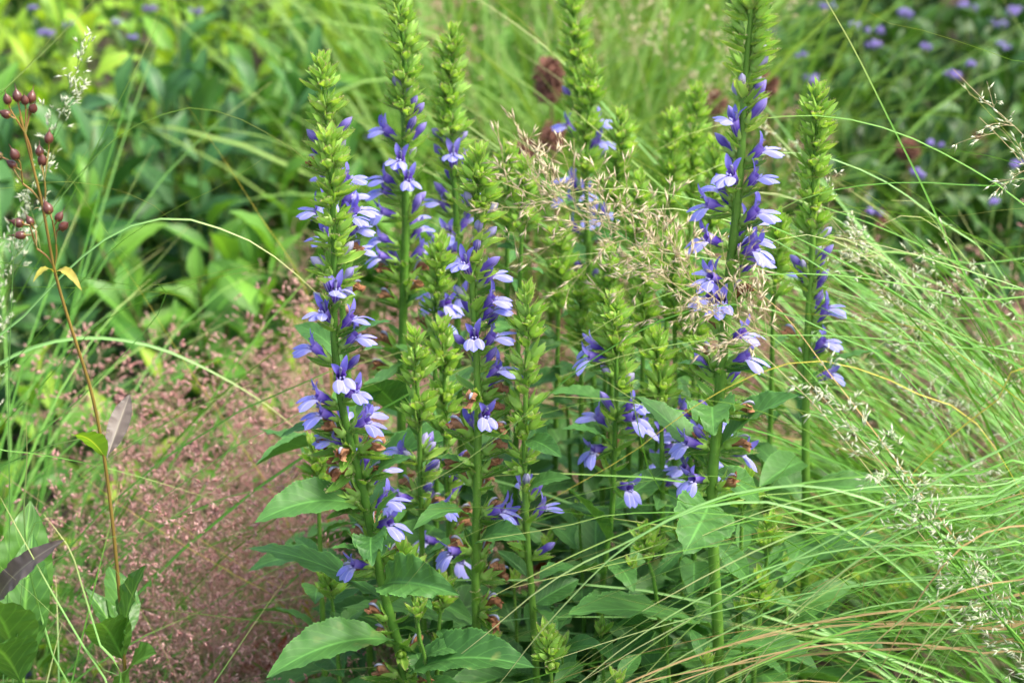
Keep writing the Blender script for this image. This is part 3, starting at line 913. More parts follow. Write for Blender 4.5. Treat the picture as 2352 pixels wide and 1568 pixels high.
N_ = lobelia('thick-stemmed lobelia spike with pale blue drooping flowers, beside the long yellow grass blade',
             [(1730, -30), (1722, 60), (1712, 180), (1706, 280), (1700, 380), (1690, 500), (1678, 600), (1668, 720), (1655, 860), (1645, 1000), (1634, 1120), (1640, 1300), (1650, 1500)], 1.47,
             bud=0.02, seed=20, thick=1.45, leaf_from=0.12, items=[
                 (40, 175, 'g'), (50, -10, 'g'), (70, 5, 'g'), (85, 160, 'g'), (95, -20, 'g'), (115, 185, 'g'), (110, 0, 'g'), (130, -15, 'g'), (140, 60, 'g'), (150, 5, 'l'), (160, 190, 'g'), (175, -5, 'l'), (185, 120, 'g'),
                 (222, -120, 'l', 70), (250, -5, 'v', 58), (262, 30, 'v'), (300, -15, 'v', 60), (338, 200, 'f', 65), (385, -5, 'f', 48), (432, -120, 'f', 45), (452, -20, 'f', 55),
                 (485, 185, 'f', 15), (528, -12, 'f', 42), (568, 205, 'f', 25), (590, -45, 'f', 30), (650, 215, 'f', 25), (705, -110, 'f', 30), (720, 10, 'w', 60), (790, -40, 'f', 35), (835, -25, 'f', 25), (740, 190, 'v'),
                 (945, 0, 'w', 20), (1030, 0, 'w', 20), (1030, 195, 'f', 20), (1035, 170, 'v'), (1100, 225, 'f', 22), (1130, 200, 'w', 0), (1045, 20, 'f', -5), (880, 160, 'v'), (900, 20, 'v')])
hero_leaf(N_, (1622, 1068), (1462, 910), 1.47, 1.50, 0.40, 0.06, 0.25, 41, fold=0.12)
hero_leaf(N_, (1650, 1030), (1835, 908), 1.47, 1.46, 0.46, 0.08, -0.2, 42, fold=0.2)
hero_leaf(N_, (1640, 940), (1640, 1000), 1.46, 1.40, 0.55, 0.15, 0.2, 43, wave=0.06)
hero_leaf(N_, (1632, 1150), (1570, 1272), 1.46, 1.38, 0.55, 0.06, 0.2, 44, wave=0.03, up=(0, -1, 0.4))
hero_leaf(N_, (1645, 860), (1555, 835), 1.47, 1.46, 0.3, 0.1, 0.3, 45)
hero_leaf(N_, (1660, 855), (1775, 835), 1.47, 1.46, 0.3, 0.1, 0.3, 46)
hero_leaf(N_, (1650, 1450), (1306, 1410), 1.50, 1.42, 0.44, 0.06, 0.4, 47, fold=0.06)
hero_leaf(N_, (1640, 1080), (1745, 1150), 1.48, 1.50, 0.45, 0.04, 0.5, 48)
hero_leaf(N_, (1645, 1250), (1720, 1330), 1.5, 1.5, 0.5, 0.04, 0.4, 49)
O_ = lobelia('lobelia spike with a long green bud head over violet flowers, among arching grass',
             [(1880, 212), (1874, 320), (1868, 430), (1866, 560), (1858, 700), (1852, 850), (1850, 1000), (1850, 1200)], 1.64,
             bud=0.118, seed=21, thick=1.2, items=[(560, 10, 'l'), (640, 190, 'l', 65), (620, -10, 'v', 62), (670, 180, 'v', 60), (655, 5, 'v', 65), (690, 0, 'v', 65), (730, 5, 'v', 65), (755, -10, 'f', 45),
                                                   (815, -30, 'f', 45), (840, -10, 'v', 60), (880, -5, 'f', 25)])
hero_leaf(O_, (1855, 875), (2030, 805), 1.62, 1.62, 0.28, 0.08, -0.5, 51)
Q_ = lobelia('lobelia spike of swelling pale green buds next to the spike with deep violet tubes',
             [(1212, 672), (1212, 760), (1208, 880), (1205, 1000), (1205, 1100), (1212, 1250), (1225, 1420)], 1.5,
             bud=0.15, seed=22, thick=1.0, dens=0.62, leaf_from=0.01, items=[(1125, -80, 'l', 60), (1280, -10, 'v', 30), (1060, 10, 'l', 60)])
hero_leaf(Q_, (1205, 1130), (1312, 1098), 1.5, 1.48, 0.3, 0.12, 0.2, 61)
hero_leaf(Q_, (1210, 1010), (1290, 1050), 1.5, 1.46, 0.36, 0.1, 0.3, 62)
hero_leaf(Q_, (1222, 1390), (1330, 1330), 1.5, 1.52, 0.5, 0.05, 0.2, 63)
R_ = lobelia('short lobelia bud spike with a few blue flowers under it, between two taller spikes',
             [(1012, 558), (1006, 640), (1000, 740), (1000, 900)], 1.68, bud=0.06, flower=0.03, seed=23, items=[(700, -60, 'f', 30), (735, -70, 'f', 20)])
lobelia('bud-covered lobelia side spike with lavender buds and violet flowers below',
        [(952, 772), (956, 860), (962, 960), (965, 1080), (968, 1200)], 1.56, bud=0.085, seed=24, dens=0.7, items=[(1060, 200, 'l'), (1050, 10, 'l'), (1090, -30, 'v'), (1130, -60, 'v'), (1100, 10, 'l'), (1150, 215, 'f', 20), (1165, -20, 'f', 20), (1180, 0, 'v', 20)])
lobelia('bud-covered lobelia side spike close beside the stem of the spike with violet tubes',
        [(1017, 752), (1020, 850), (1022, 960), (1025, 1080), (1030, 1200)], 1.6, bud=0.10, seed=25, dens=0.8, items=[(1000, -40, 'v'), (1080, 0, 'v'), (1115, -20, 'v'), (1250, 200, 'f', 20), (1270, -60, 'f', 10)])
U_ = lobelia('low lobelia spike with scattered blue flowers against dark leaves under the tan panicle',
             [(1412, 690), (1415, 800), (1416, 920), (1410, 1050), (1405, 1180), (1385, 1330)], 1.58, bud=0.05, seed=26, items=[
                 (830, 190, 'f', 15), (815, 160, 'f', 15), (960, 205, 'v', 70), (960, -40, 'f', 20), (1025, 215, 'f', 15), (1110, -60, 'f', 15), (790, 10, 'g'), (860, 20, 'g'), (1000, 10, 'f', 15), (850, 170, 'g'), (890, -50, 'g')])
hero_leaf(U_, (1412, 1030), (1290, 985), 1.57, 1.55, 0.3, 0.1, 0.3, 71)
hero_leaf(U_, (1410, 930), (1255, 905), 1.6, 1.62, 0.4, 0.08, 0.3, 72)
hero_leaf(U_, (1405, 1170), (1540, 1075), 1.58, 1.6, 0.4, 0.05, 0.3, 73)
hero_leaf(U_, (1400, 1250), (1300, 1120), 1.58, 1.56, 0.42, 0.05, 0.5, 74)
hero_leaf(U_, (1390, 1320), (1240, 1330), 1.56, 1.5, 0.45, 0.06, 0.5, 75)
hero_leaf(U_, (1405, 860), (1310, 850), 1.6, 1.6, 0.35, 0.1, 0.3, 76)
lobelia('lobelia spike of fading lavender flowers half hidden behind the thick stem',
        [(1612, 790), (1610, 870), (1605, 960), (1600, 1100)], 1.6, bud=0.03, flower=0.10, seed=27, fprob=0.9)
lobelia('lobelia spike of violet buds in the shade behind the folded leaf',
        [(1515, 850), (1512, 930), (1508, 1050)], 1.66, bud=0.02, flower=0.09, seed=28, fprob=0.7)
TINY = 'short lobelia side shoot with a small round tuft of green buds low in the leaves'
TG = 'short lobelia side shoots low in the clump'
for wp, Y_, b_, sd in [([(1252, 1455), (1262, 1520), (1270, 1620)], 1.42, 0.035, 30), ([(925, 1262), (940, 1340), (960, 1440)], 1.46, 0.03, 31),
                       ([(757, 1325), (765, 1400), (775, 1500)], 1.5, 0.02, 32), ([(722, 1020), (730, 1100), (735, 1250)], 1.56, 0.05, 33),
                       ([(1712, 1095), (1705, 1170), (1700, 1300)], 1.55, 0.03, 34), ([(1772, 1200), (1760, 1290), (1745, 1420)], 1.52, 0.03, 35),
                       ([(1478, 1225), (1490, 1290), (1510, 1390)], 1.5, 0.03, 36), ([(1745, 1330), (1742, 1400), (1735, 1500)], 1.5, 0.03, 37),
                       ([(1020, 1340), (1010, 1420), (1005, 1520)], 1.48, 0.03, 38), ([(965, 1400), (960, 1450), (985, 1560)], 1.44, 0.012, 39)]:
    lobelia(TINY, wp, Y_, bud=b_, seed=sd, group=TG, leaf_scale=0.75, leaf_from=0.01)
# leafy shoots without flowers in the shade of the clump
for k, (px, py, Y_) in enumerate([(1330, 1180, 1.6), (1450, 1300, 1.56), (1560, 1230, 1.6), (1180, 1330, 1.58), (1260, 1250, 1.62), (1380, 1450, 1.46), (1530, 1450, 1.46), (1130, 1480, 1.5),
                                  (1700, 1400, 1.52), (1290, 1480, 1.44), (1800, 1300, 1.58), (1480, 1000, 1.7), (1300, 880, 1.75), (1600, 900, 1.75), (1750, 1050, 1.7), (1010, 1480, 1.52), (1620, 1520, 1.42), (1420, 1560, 1.4)]):
    lobelia('leafy lobelia shoot without flowers in the shade of the clump', [(px, py), (px + 3, py + 60), (px + 8, py + 160)], Y_, bud=0.006, seed=60 + k, group='leafy shoots in the lobelia clump', leaf_from=0.0, leaf_scale=1.05)
# ------------------------------------------------------------------ grasses
def blade_path(base, az, length, phi0, phi1, n=14, power=1.3, swirl=0.0, rr=R):
    """blade from a base point: lean from vertical grows from phi0 to phi1 (degrees)"""
    t = np.linspace(0, 1, n)
    ph = np.radians(phi0 + (phi1 - phi0) * t ** power)
    a = np.radians(az + swirl * t)
    d = np.stack([np.cos(a) * np.sin(ph), np.sin(a) * np.sin(ph), np.cos(ph)], 1)
    return np.asarray(base) + np.vstack([[0, 0, 0], np.cumsum((d[1:] + d[:-1]) / 2 * (length / (n - 1)), axis=0)])


def taper(n, w, tipw=0.08, grow=0.12):
    t = np.linspace(0, 1, n)
    return w * np.minimum(np.minimum(1, 0.55 + t / grow * 0.45), np.maximum(tipw, (1 - t) ** 0.55 * 1.35)).clip(0, 1)


def grass_stuff(root, name, n, spread, length, width, az, daz, phi0, phi1, mat, power=1.3, rr=R, segs=11):
    mb = MB()
    o = np.array(root.location)
    for k in range(n):
        a = rr.uniform(0, 2 * PI)
        q = spread * math.sqrt(rr.random())
        b = np.array((q * math.cos(a), q * math.sin(a), 0))
        p = blade_path(b, az + rr.uniform(-daz, daz), rr.uniform(*length), rr.uniform(*phi0), rr.uniform(*phi1), segs, power * rr.uniform(0.8, 1.2), rr.uniform(-30, 30))
        p[:, 2] = np.maximum(p[:, 2], 0.004)
        add_ribbon(mb, p, taper(segs, rr.uniform(*width)), rr.random(), fold=0.2, twist=rr.uniform(-1.2, 1.2))
    return part(name, mb.mesh(name, M[mat] if isinstance(mat, str) else mat), root, Matrix.Translation(o), kind='stuff')


def grass_blades(root, n, spread, length, width, az, daz, phi0, phi1, mats, power=1.3, rr=R, segs=14):
    o = np.array(root.location)
    for k in range(n):
        mb = MB()
        a = rr.uniform(0, 2 * PI)
        q = spread * math.sqrt(rr.random())
        b = np.array((q * math.cos(a), q * math.sin(a), 0))
        p = blade_path(b, az + rr.uniform(-daz, daz), rr.uniform(*length), rr.uniform(*phi0), rr.uniform(*phi1), segs, power * rr.uniform(0.8, 1.2), rr.uniform(-25, 25))
        p[:, 2] = np.maximum(p[:, 2], 0.004)
        add_ribbon(mb, p, taper(segs, rr.uniform(*width)), 0.0, fold=0.2, twist=rr.uniform(-1.5, 1.5))
        part('blade', mb.mesh('blade', M[rr.choice(mats)]), root, Matrix.Translation(o))


def px_blade(root, pts, Y, w=2.2, mat='blade', n=46, tip_first=True, base=True, label=None, twist=0.6):
    """blade through pixel way-points from the tip to the base; the last stretch runs on to the root of its tuft"""
    o = np.array(root.location)
    p = [P(q[0], q[1], q[2] if len(q) > 2 else Y) for q in pts]
    if base:
        e = p[-1]
        b = o + np.array((R.uniform(-.03, .03), R.uniform(-.03, .03), 0))
        p.append(e + (b - e) * 0.5 + np.array((0, 0, 0.04)))
        p.append(b)
    p = smooth_path(p, n)[::-1] - o
    mb = MB()
    add_ribbon(mb, p, taper(n, w * mm * 1.25), 0.0, fold=0.22, twist=twist * R.choice((-1, 1)))
    part('blade', mb.mesh('blade', M[mat]), root, Matrix.Translation(o), label=label)


def panicle(axis, n_nodes, blen, spk, per, start=0.0, r0=0.55, spread=0.8, droop=0.25, branch_mat=0, sub=3, rr=R, lens=None):
    """airy seed head: returns branch collector and spikelet lists"""
    br = MB()
    add_tube(br, axis, np.linspace(r0, 0.2, len(axis)) * mm, 5)
    pos, dr, ln = [], [], []
    t = tangents(axis)
    S_ = np.linspace(0, 1, len(axis))
    for k in range(n_nodes):
        f = start + (1 - start) * (k + rr.random() * 0.8) / n_nodes
        f = min(f, 1)
        c = np.array([np.interp(f, S_, axis[:, j]) for j in range(3)])
        tt = norm([np.interp(f, S_, t[:, j]) for j in range(3)])
        for b in range(rr.choice((1, 2, 2, 3))):
            side = norm(np.cross(tt, norm([rr.gauss(0, 1) for _ in range(3)])))
            L_ = blen * rr.uniform(0.45, 1.1) * (1 - 0.6 * abs(f - 0.35))
            d = norm(tt * rr.uniform(0.5, 1.1) + side * spread)
            q = [c]
            for i in range(4):
                d = norm(d + np.array((rr.gauss(0, .1), rr.gauss(0, .1), -droop * 0.3 + rr.gauss(0, .1))))
                q.append(q[-1] + d * L_ / 4)
            q = np.array(q)
            add_tube(br, q, np.linspace(0.26, 0.14, 5) * mm, 3)
            for i in range(1, 5):
                for s_ in range(per):
                    if rr.random() < 0.85:
                        g = norm(d + np.array([rr.gauss(0, .55) for _ in range(3)]) - np.array((0, 0, droop * 0.4)))
                        l2 = rr.uniform(0.1, 0.3) * L_
                        e = q[i] + g * l2
                        m_ = (q[i] + e) / 2 + np.array((0, 0, 0.04 * l2))
                        add_tube(br, np.array([q[i], m_, e]), 0.13 * mm, 3)
                        for z in range(sub):
                            g2 = norm(g + np.array([rr.gauss(0, .35) for _ in range(3)]))
                            pos.append(e - g * l2 * 0.45 * z / max(1, sub))
                            dr.append(g2)
                            ln.append(spk * rr.uniform(0.7, 1.25))
    return br, np.array(pos), np.array(dr), np.array(ln)


def px_panicle(root, pts, Y, n_nodes, blen, spk, per, mats, start=0.35, spread=0.8, droop=0.25, wid=0.13, sub=3, base=True, r0=0.7, seed=0):
    o = np.array(root.location)
    rr = random.Random(seed)
    p = [P(q[0], q[1], q[2] if len(q) > 2 else Y) for q in pts][::-1]     # way-points from the tip down, turned to run up
    nb = 0
    if base:
        e = p[0]
        p = [o + np.array((rr.uniform(-.02, .02), rr.uniform(-.02, .02), 0)), o + (e - o) * 0.5 + np.array((0, 0, 0.05))] + p
    ax = smooth_path(p, 60) - o
    br, pos, dr, ln = panicle(ax, n_nodes, blen, spk, per, start, r0, spread, droop, sub=sub, rr=rr)
    c = part('culm', br.mesh('culm', M[mats[0]]), root, Matrix.Translation(o), kind='stuff')
    sb = MB()
    add_batch(sb, SPK_V, SPK_F, pos, dr, ln, ln * wid, rng.random(len(pos)), 0, np.stack([SPK_V[:, 0], np.full(5, 0.5)], 1))
    s_ = bpy.data.objects.new('spikelets', sb.mesh('spikelets', M[mats[1]]))
    COL.objects.link(s_)
    s_.parent = c
    s_['kind'] = 'stuff'


GR = 'fine-leaved grass tufts around the lobelias'
# arching tuft beside the lobelias, its root beyond the lower right corner of the photograph
T1 = empty('grass_tuft', (0.60, 1.46, 0.0), 'big fine-leaved grass tuft arching over the low lobelia leaves, with dry tan blades', 'grass', GR)
T2 = empty('grass_tuft', (0.62, 1.86, 0.0), 'fine-leaved grass tuft whose straight blades slope up behind the lobelia with the long bud head', 'grass', GR)
T3 = empty('grass_tuft', (-0.55, 1.72, 0.0), 'loose green grass tuft behind the brown seed stalk', 'grass', GR)
T4 = empty('grass_tuft', (-0.13, 1.25, 0.0), 'bluish grass tuft with bent blades among the lance leaves below the seed stalk', 'grass', GR)
T4.location = (-0.40, 1.30, 0.0)
rt = random.Random(5)
grass_blades(T1, 110, 0.10, (0.72, 1.1), (0.0022, 0.0036), 186, 22, (12, 38), (95, 128), ['blade', 'blade', 'blade_pale', 'blade_pale', 'blade_pale'], 0.75, rt)
grass_blades(T1, 16, 0.09, (0.6, 0.9), (0.0012, 0.0018), 185, 24, (16, 34), (100, 140), ['blade_dry'], 1.15, rt)
grass_stuff(T1, 'blades', 75, 0.10, (0.45, 0.85), (0.0020, 0.0032), 170, 60, (6, 40), (70, 140), 'blade', 1.2, rt)
grass_blades(T2, 140, 0.16, (0.65, 1.0), (0.0028, 0.0046), 186, 30, (14, 40), (48, 95), ['blade', 'blade', 'blade', 'blade_pale'], 1.4, rt)
grass_blades(T2, 8, 0.12, (0.6, 0.9), (0.0014, 0.002), 180, 22, (14, 36), (60, 100), ['blade_dry'], 1.4, rt)
grass_stuff(T2, 'blades', 50, 0.2, (0.45, 0.95), (0.0025, 0.0042), 180, 75, (8, 45), (50, 110), 'blade', 1.3, rt)
grass_stuff(T3, 'blades', 90, 0.16, (0.4, 0.85), (0.002, 0.004), 40, 70, (10, 40), (50, 100), 'blade', 1.5, rt)
grass_blades(T3, 24, 0.14, (0.45, 0.8), (0.002, 0.0036), 30, 60, (6, 34), (35, 85), ['blade', 'blade'], 1.5, rt)
grass_blades(T4, 26, 0.07, (0.4, 0.62), (0.0022, 0.0032), 60, 80, (4, 26), (30, 80), ['blade_pale', 'blade_pale', 'blade'], 1.6, rt)

# blades one can follow in the photograph (way-points from tip to base)
for pts, Y_, w_, m_ in [
    ([(1590, 1410), (1630, 1330), (1680, 1245), (1799, 1081), (1923, 941), (2042, 848), (2114, 816), (2186, 800), (2258, 799), (2352, 816), (2450, 880)], 1.36, 2.2, 'blade'),
    ([(840, 1180), (960, 1085), (1100, 1000), (1270, 943), (1390, 916), (1510, 908), (1630, 918), (1740, 941), (1900, 1010), (2100, 1130), (2300, 1300)], 1.38, 2.4, 'blade_pale'),
    ([(930, 1345), (1000, 1270), (1129, 1203), (1249, 1159), (1369, 1125), (1489, 1103), (1609, 1091), (1709, 1101), (1785, 1157), (1900, 1260), (2050, 1420), (2200, 1600)], 1.38, 2.6, 'blade_pale'),
    ([(1060, 1500), (1129, 1445), (1229, 1361), (1329, 1297), (1449, 1241), (1529, 1197), (1609, 1165), (1689, 1153), (1785, 1157), (1950, 1220), (2150, 1380), (2300, 1560)], 1.36, 3.0, 'blade_pale'),
    ([(1120, 1600), (1149, 1568), (1249, 1441), (1369, 1313), (1449, 1245), (1560, 1180), (1700, 1130), (1900, 1120), (2150, 1220), (2350, 1400)], 1.35, 2.6, 'blade_pale'),
    ([(1329, 1568), (1489, 1473), (1609, 1409), (1785, 1305), (2000, 1190), (2180, 1090), (2352, 1010), (2450, 990)], 1.33, 2.4, 'blade_pale'),
    ([(1100, 1240), (1289, 1209), (1409, 1181), (1609, 1177), (1785, 1197), (2000, 1240), (2200, 1310), (2352, 1400)], 1.37, 1.8, 'blade'),
    ([(1380, 1365), (1500, 1390), (1620, 1418), (1800, 1440), (2000, 1430), (2200, 1400), (2400, 1420)], 1.35, 2.0, 'blade_pale'),
    ([(925, 496), (1000, 512), (1072, 527), (1250, 572), (1500, 650), (1750, 770), (2000, 940), (2200, 1120), (2350, 1300)], 1.40, 1.7, 'blade_pale'),
    ([(1205, 1180), (1320, 1115), (1450, 1040), (1600, 930), (1760, 850), (1900, 830), (2100, 900), (2300, 1050)], 1.39, 1.2, 'blade_yellow'),
    ([(905, 1140), (1020, 1090), (1200, 960), (1320, 855), (1450, 770), (1560, 720), (1700, 700), (1900, 760), (2150, 950)], 1.42, 1.8, 'blade'),
    ([(1408, 715), (1425, 790), (1440, 850), (1460, 950), (1480, 1040), (1505, 1110), (1560, 1150), (1680, 1180), (1900, 1300), (2100, 1500)], 1.42, 3.2, 'blade'),
    ([(1740, 712), (1870, 722), (2000, 735), (2090, 748), (2140, 765), (2200, 810), (2280, 870), (2352, 930), (2450, 1050)], 1.42, 2.2, 'blade_yellow'),
    ([(1520, 820), (1640, 770), (1730, 752), (1830, 820), (1960, 980), (2100, 1150), (2250, 1350)], 1.42, 2.2, 'blade'),
    ([(1700, 640), (1800, 720), (1900, 850), (2000, 980), (2150, 1180), (2300, 1380)], 1.43, 2.2, 'blade_dry'),
    ([(1960, 1500), (2010, 1350), (2120, 1260), (2250, 1240), (2352, 1280), (2450, 1350)], 1.33, 1.6, 'blade_dry'),
    ([(1820, 1568), (1900, 1400), (1990, 1270), (2100, 1200), (2230, 1190), (2352, 1240), (2450, 1320)], 1.32, 1.8, 'blade_dry'),
    ([(1980, 1400), (1990, 1320), (2060, 1200), (2170, 1080), (2280, 1030), (2380, 1040)], 1.34, 1.3, 'blade_dry'),
    ([(1920, 1568), (2050, 1440), (2200, 1360), (2352, 1330), (2450, 1350)], 1.3, 1.6, 'blade_dry'),
    ([(2025, 1565), (2120, 1490), (2230, 1450), (2352, 1480), (2450, 1520)], 1.3, 2.6, 'blade_dry'),
    ([(1990, 1190), (2090, 1060), (2230, 950), (2352, 860), (2450, 820)], 1.36, 1.6, 'blade'),
    ([(1900, 1330), (1980, 1230), (2130, 1050), (2280, 930), (2400, 880)], 1.36, 1.6, 'blade_yellow'),
]:
    px_blade(T1, pts, Y_, w_, m_)
for pts, Y_, w_, m_ in [
    ([(1885, -20), (1960, 110), (2040, 270), (2120, 430), (2200, 600), (2270, 720), (2352, 880), (2420, 1020)], 1.66, 4.2, 'blade'),
    ([(1100, -25), (1200, 50), (1310, 165), (1420, 260), (1560, 400), (1750, 600), (1950, 820), (2150, 1080)], 1.95, 4.2, 'blade_pale'),
    ([(1085, -10), (1190, 60), (1300, 150), (1440, 300), (1600, 480), (1800, 700), (2050, 980)], 2.02, 3.4, 'blade_pale'),
    ([(1985, 22), (2000, 45), (2100, 65), (2200, 95), (2352, 150), (2500, 230)], 1.6, 2.0, 'blade'),
    ([(1500, 350), (1600, 300), (1750, 272), (1900, 267), (2050, 300), (2200, 370), (2352, 470), (2500, 640)], 1.6, 2.2, 'blade'),
    ([(1530, 560), (1650, 480), (1850, 385), (2000, 345), (2150, 340), (2352, 380), (2480, 470)], 1.58, 1.8, 'blade'),
    ([(2065, 495), (2090, 499), (2200, 496), (2352, 478), (2480, 500)], 1.5, 1.6, 'blade_pale'),
    ([(1895, 540), (2050, 570), (2200, 615), (2352, 665), (2480, 740)], 1.5, 1.6, 'blade_pale'),
    ([(2170, 160), (2230, 215), (2300, 290), (2380, 380), (2480, 520)], 1.58, 2.4, 'blade_pale'),
    ([(1560, 590), (1700, 530), (1860, 450), (2050, 420), (2250, 430), (2400, 480)], 1.6, 1.8, 'blade'),
    ([(1600, 730), (1800, 740), (2000, 790), (2200, 900), (2400, 1080)], 1.5, 1.8, 'blade_pale'),
    ([(1640, 880), (1750, 860), (1900, 870), (2050, 920), (2200, 1010), (2400, 1180)], 1.52, 1.8, 'blade'),
    ([(1830, 420), (1950, 380), (2080, 430), (2200, 520), (2320, 640), (2420, 780)], 1.62, 1.8, 'blade'),
    ([(1480, 470), (1650, 380), (1830, 350), (2000, 400), (2150, 500), (2320, 660)], 1.7, 2.0, 'blade_pale'),
]:
    px_blade(T2, pts, Y_, w_, m_)
rb = random.Random(21)
for k in range(80):
    x0, y1, pw = rb.uniform(1120, 2150), rb.uniform(1080, 1540), rb.uniform(1.4, 2.6)
    Y0, hump, x1 = rb.uniform(1.29, 1.42), rb.uniform(0, 90), 2430
    f = np.linspace(0, 1, 7)
    ye = min(1640, y1 + rb.uniform(120, 560))
    px_blade(T1, [(x1 - (x1 - x0) * (1 - q), y1 + (ye - y1) * (1 - q) ** pw - hump * math.sin(PI * q), Y0 + 0.04 * q) for q in f], Y0, rb.uniform(1.5, 2.6), rb.choice(['blade', 'blade_pale', 'blade_pale', 'blade_pale', 'blade_dry'] if k % 3 == 0 else ['blade', 'blade_pale']))
for k in range(44):
    x0, y0 = rb.uniform(1200, 2050), rb.uniform(420, 900)
    x1, y1 = 2430, rb.uniform(620, 1300)
    bow, Y0 = rb.uniform(40, 200), rb.uniform(1.5, 1.75)
    f = np.linspace(0, 1, 7)
    px_blade(T2, [(x0 + (x1 - x0) * q, y0 + (y1 - y0) * q - bow * math.sin(PI * q ** 0.8), Y0 + 0.06 * q) for q in f], Y0, rb.uniform(1.4, 2.6), rb.choice(['blade', 'blade', 'blade_pale']))
for pts, Y_, w_, m_ in [
    ([(735, 680), (660, 612), (590, 562), (520, 530), (420, 502), (310, 515), (200, 580), (60, 720), (-120, 930)], 1.52, 3.4, 'blade_pale'),
    ([(760, 420), (690, 355), (600, 298), (520, 262), (420, 250), (250, 330), (60, 560), (-100, 800)], 1.72, 2.8, 'blade_pale'),
    ([(405, 515), (350, 470), (250, 430), (130, 417), (0, 440), (-120, 520)], 1.55, 2.0, 'blade_pale'),
    ([(640, 340), (520, 420), (400, 480), (250, 580), (60, 800), (-100, 1000)], 1.6, 2.0, 'blade'),
    ([(700, 1000), (600, 920), (480, 850), (350, 795), (200, 775), (70, 800), (-40, 860), (-150, 950)], 1.7, 4.6, 'blade_pale'),
    ([(620, 600), (500, 625), (350, 655), (200, 640), (0, 605), (-150, 640)], 1.56, 2.2, 'blade'),
    ([(480, 690), (350, 670), (200, 662), (0, 665), (-150, 740)], 1.5, 1.8, 'blade'),
    ([(640, 610), (450, 650), (250, 730), (100, 880), (-60, 1080)], 1.62, 2.4, 'blade'),
    ([(120, 365), (170, 420), (220, 500), (300, 600), (380, 690), (200, 900), (-50, 1150)], 1.6, 1.6, 'blade'),
    ([(235, -20), (160, 60), (80, 140), (0, 215), (-120, 360)], 1.42, 2.0, 'blade'),
    ([(170, 20), (100, 110), (40, 180), (-30, 250), (-140, 380)], 1.5, 2.4, 'blade'),
    ([(380, 20), (290, 200), (200, 380), (110, 560), (0, 760), (-80, 920)], 1.75, 2.4, 'blade'),
    ([(500, 1150), (380, 1112), (250, 1075), (120, 1048), (0, 1034), (-120, 1050)], 1.46, 1.6, 'blade'),
]:
    px_blade(T3, pts, Y_, w_, m_)
for pts, Y_, w_, m_ in [
    ([(0, 1140), (60, 1250), (120, 1360), (190, 1480), (250, 1580), (250, 1700)], 1.36, 2.6, 'blade_pale'),
    ([(100, 1180), (160, 1260), (190, 1350), (230, 1480), (270, 1600)], 1.36, 3.2, 'blade_pale'),
    ([(60, 955), (62, 1060), (55, 1180), (70, 1320), (120, 1500), (160, 1650)], 1.4, 2.8, 'blade_pale'),
    ([(0, 1300), (80, 1370), (150, 1440), (230, 1530), (280, 1620)], 1.36, 2.4, 'blade_pale'),
    ([(90, 560), (98, 600), (85, 530), (70, 470), (48, 440), (35, 520), (20, 900), (20, 1300)], 1.40, 1.2, 'blade_pale'),
    ([(420, 1600), (380, 1500), (330, 1410), (260, 1300), (180, 1220), (90, 1190), (50, 1350)], 1.38, 2.0, 'blade_pale'),
]:
    px_blade(T4, pts, Y_, w_, m_)

T5 = empty('grass_tuft', (-0.17, 1.86, 0.0), 'sparse tuft of yellow-green stems leaning out of the pink love grass', 'grass', GR)
for pts, Y_, w_ in [([(190, 1062), (300, 1135), (440, 1225), (580, 1315), (690, 1385)], 1.66, 1.6), ([(165, 1075), (280, 1160), (420, 1250), (540, 1320), (650, 1390)], 1.62, 1.5), ([(425, 235), (520, 375), (600, 500), (690, 640), (760, 860)], 1.84, 2.2), ([(250, 560), (330, 680), (430, 840), (540, 1000), (660, 1200)], 1.8, 1.8)]:
    px_blade(T5, pts, Y_, w_, 'blade_yellow', twist=0.2)
# seed heads
px_panicle(T1, [(1155, 420), (1230, 450), (1330, 490), (1430, 545), (1520, 600), (1620, 668), (1720, 750), (1830, 850), (1950, 980), (2080, 1130), (2200, 1290)], 1.40, 30, 0.070, 0.0085, 2, ('straw', 'spk_tan'), start=0.79, spread=0.95, droop=0.12, seed=1, sub=3, wid=0.068)
px_panicle(T1, [(1318, 320), (1320, 400), (1322, 480), (1400, 560), (1500, 620), (1640, 720), (1800, 860), (1980, 1060)], 1.42, 9, 0.03, 0.0075, 1, ('straw', 'spk_tan'), start=0.8, spread=0.7, droop=0.1, seed=2, sub=2, wid=0.085)
px_panicle(T1, [(1880, 860), (1960, 960), (2030, 1050), (2110, 1160), (2200, 1290), (2300, 1420), (2400, 1560)], 1.34, 30, 0.045, 0.0066, 2, ('blade', 'spk_white'), start=0.52, spread=0.7, droop=0.25, seed=3, sub=2, r0=3.2, wid=0.085)
px_panicle(T1, [(1920, 930), (1990, 1030), (2070, 1140), (2160, 1260), (2260, 1380), (2400, 1540)], 1.33, 22, 0.04, 0.0066, 2, ('blade', 'spk_white'), start=0.5, spread=0.8, droop=0.2, seed=4, sub=2, r0=2.6, wid=0.085)
px_panicle(T2, [(1890, 480), (1960, 560), (2040, 660), (2100, 770), (2150, 900), (2220, 1060)], 1.68, 24, 0.075, 0.0056, 2, ('straw', 'spk_white'), start=0.35, spread=0.8, droop=0.3, seed=5, sub=3)
px_panicle(T2, [(1950, 520), (2060, 620), (2160, 760), (2230, 900), (2300, 1060)], 1.72, 20, 0.075, 0.0056, 2, ('straw', 'spk_white'), start=0.35, spread=0.8, droop=0.3, seed=6, sub=3)
px_panicle(T2, [(2250, 270), (2310, 330), (2370, 400), (2450, 500), (2500, 640)], 1.56, 18, 0.06, 0.006, 2, ('straw', 'spk_white'), start=0.45, spread=0.8, droop=0.2, seed=7, sub=2)
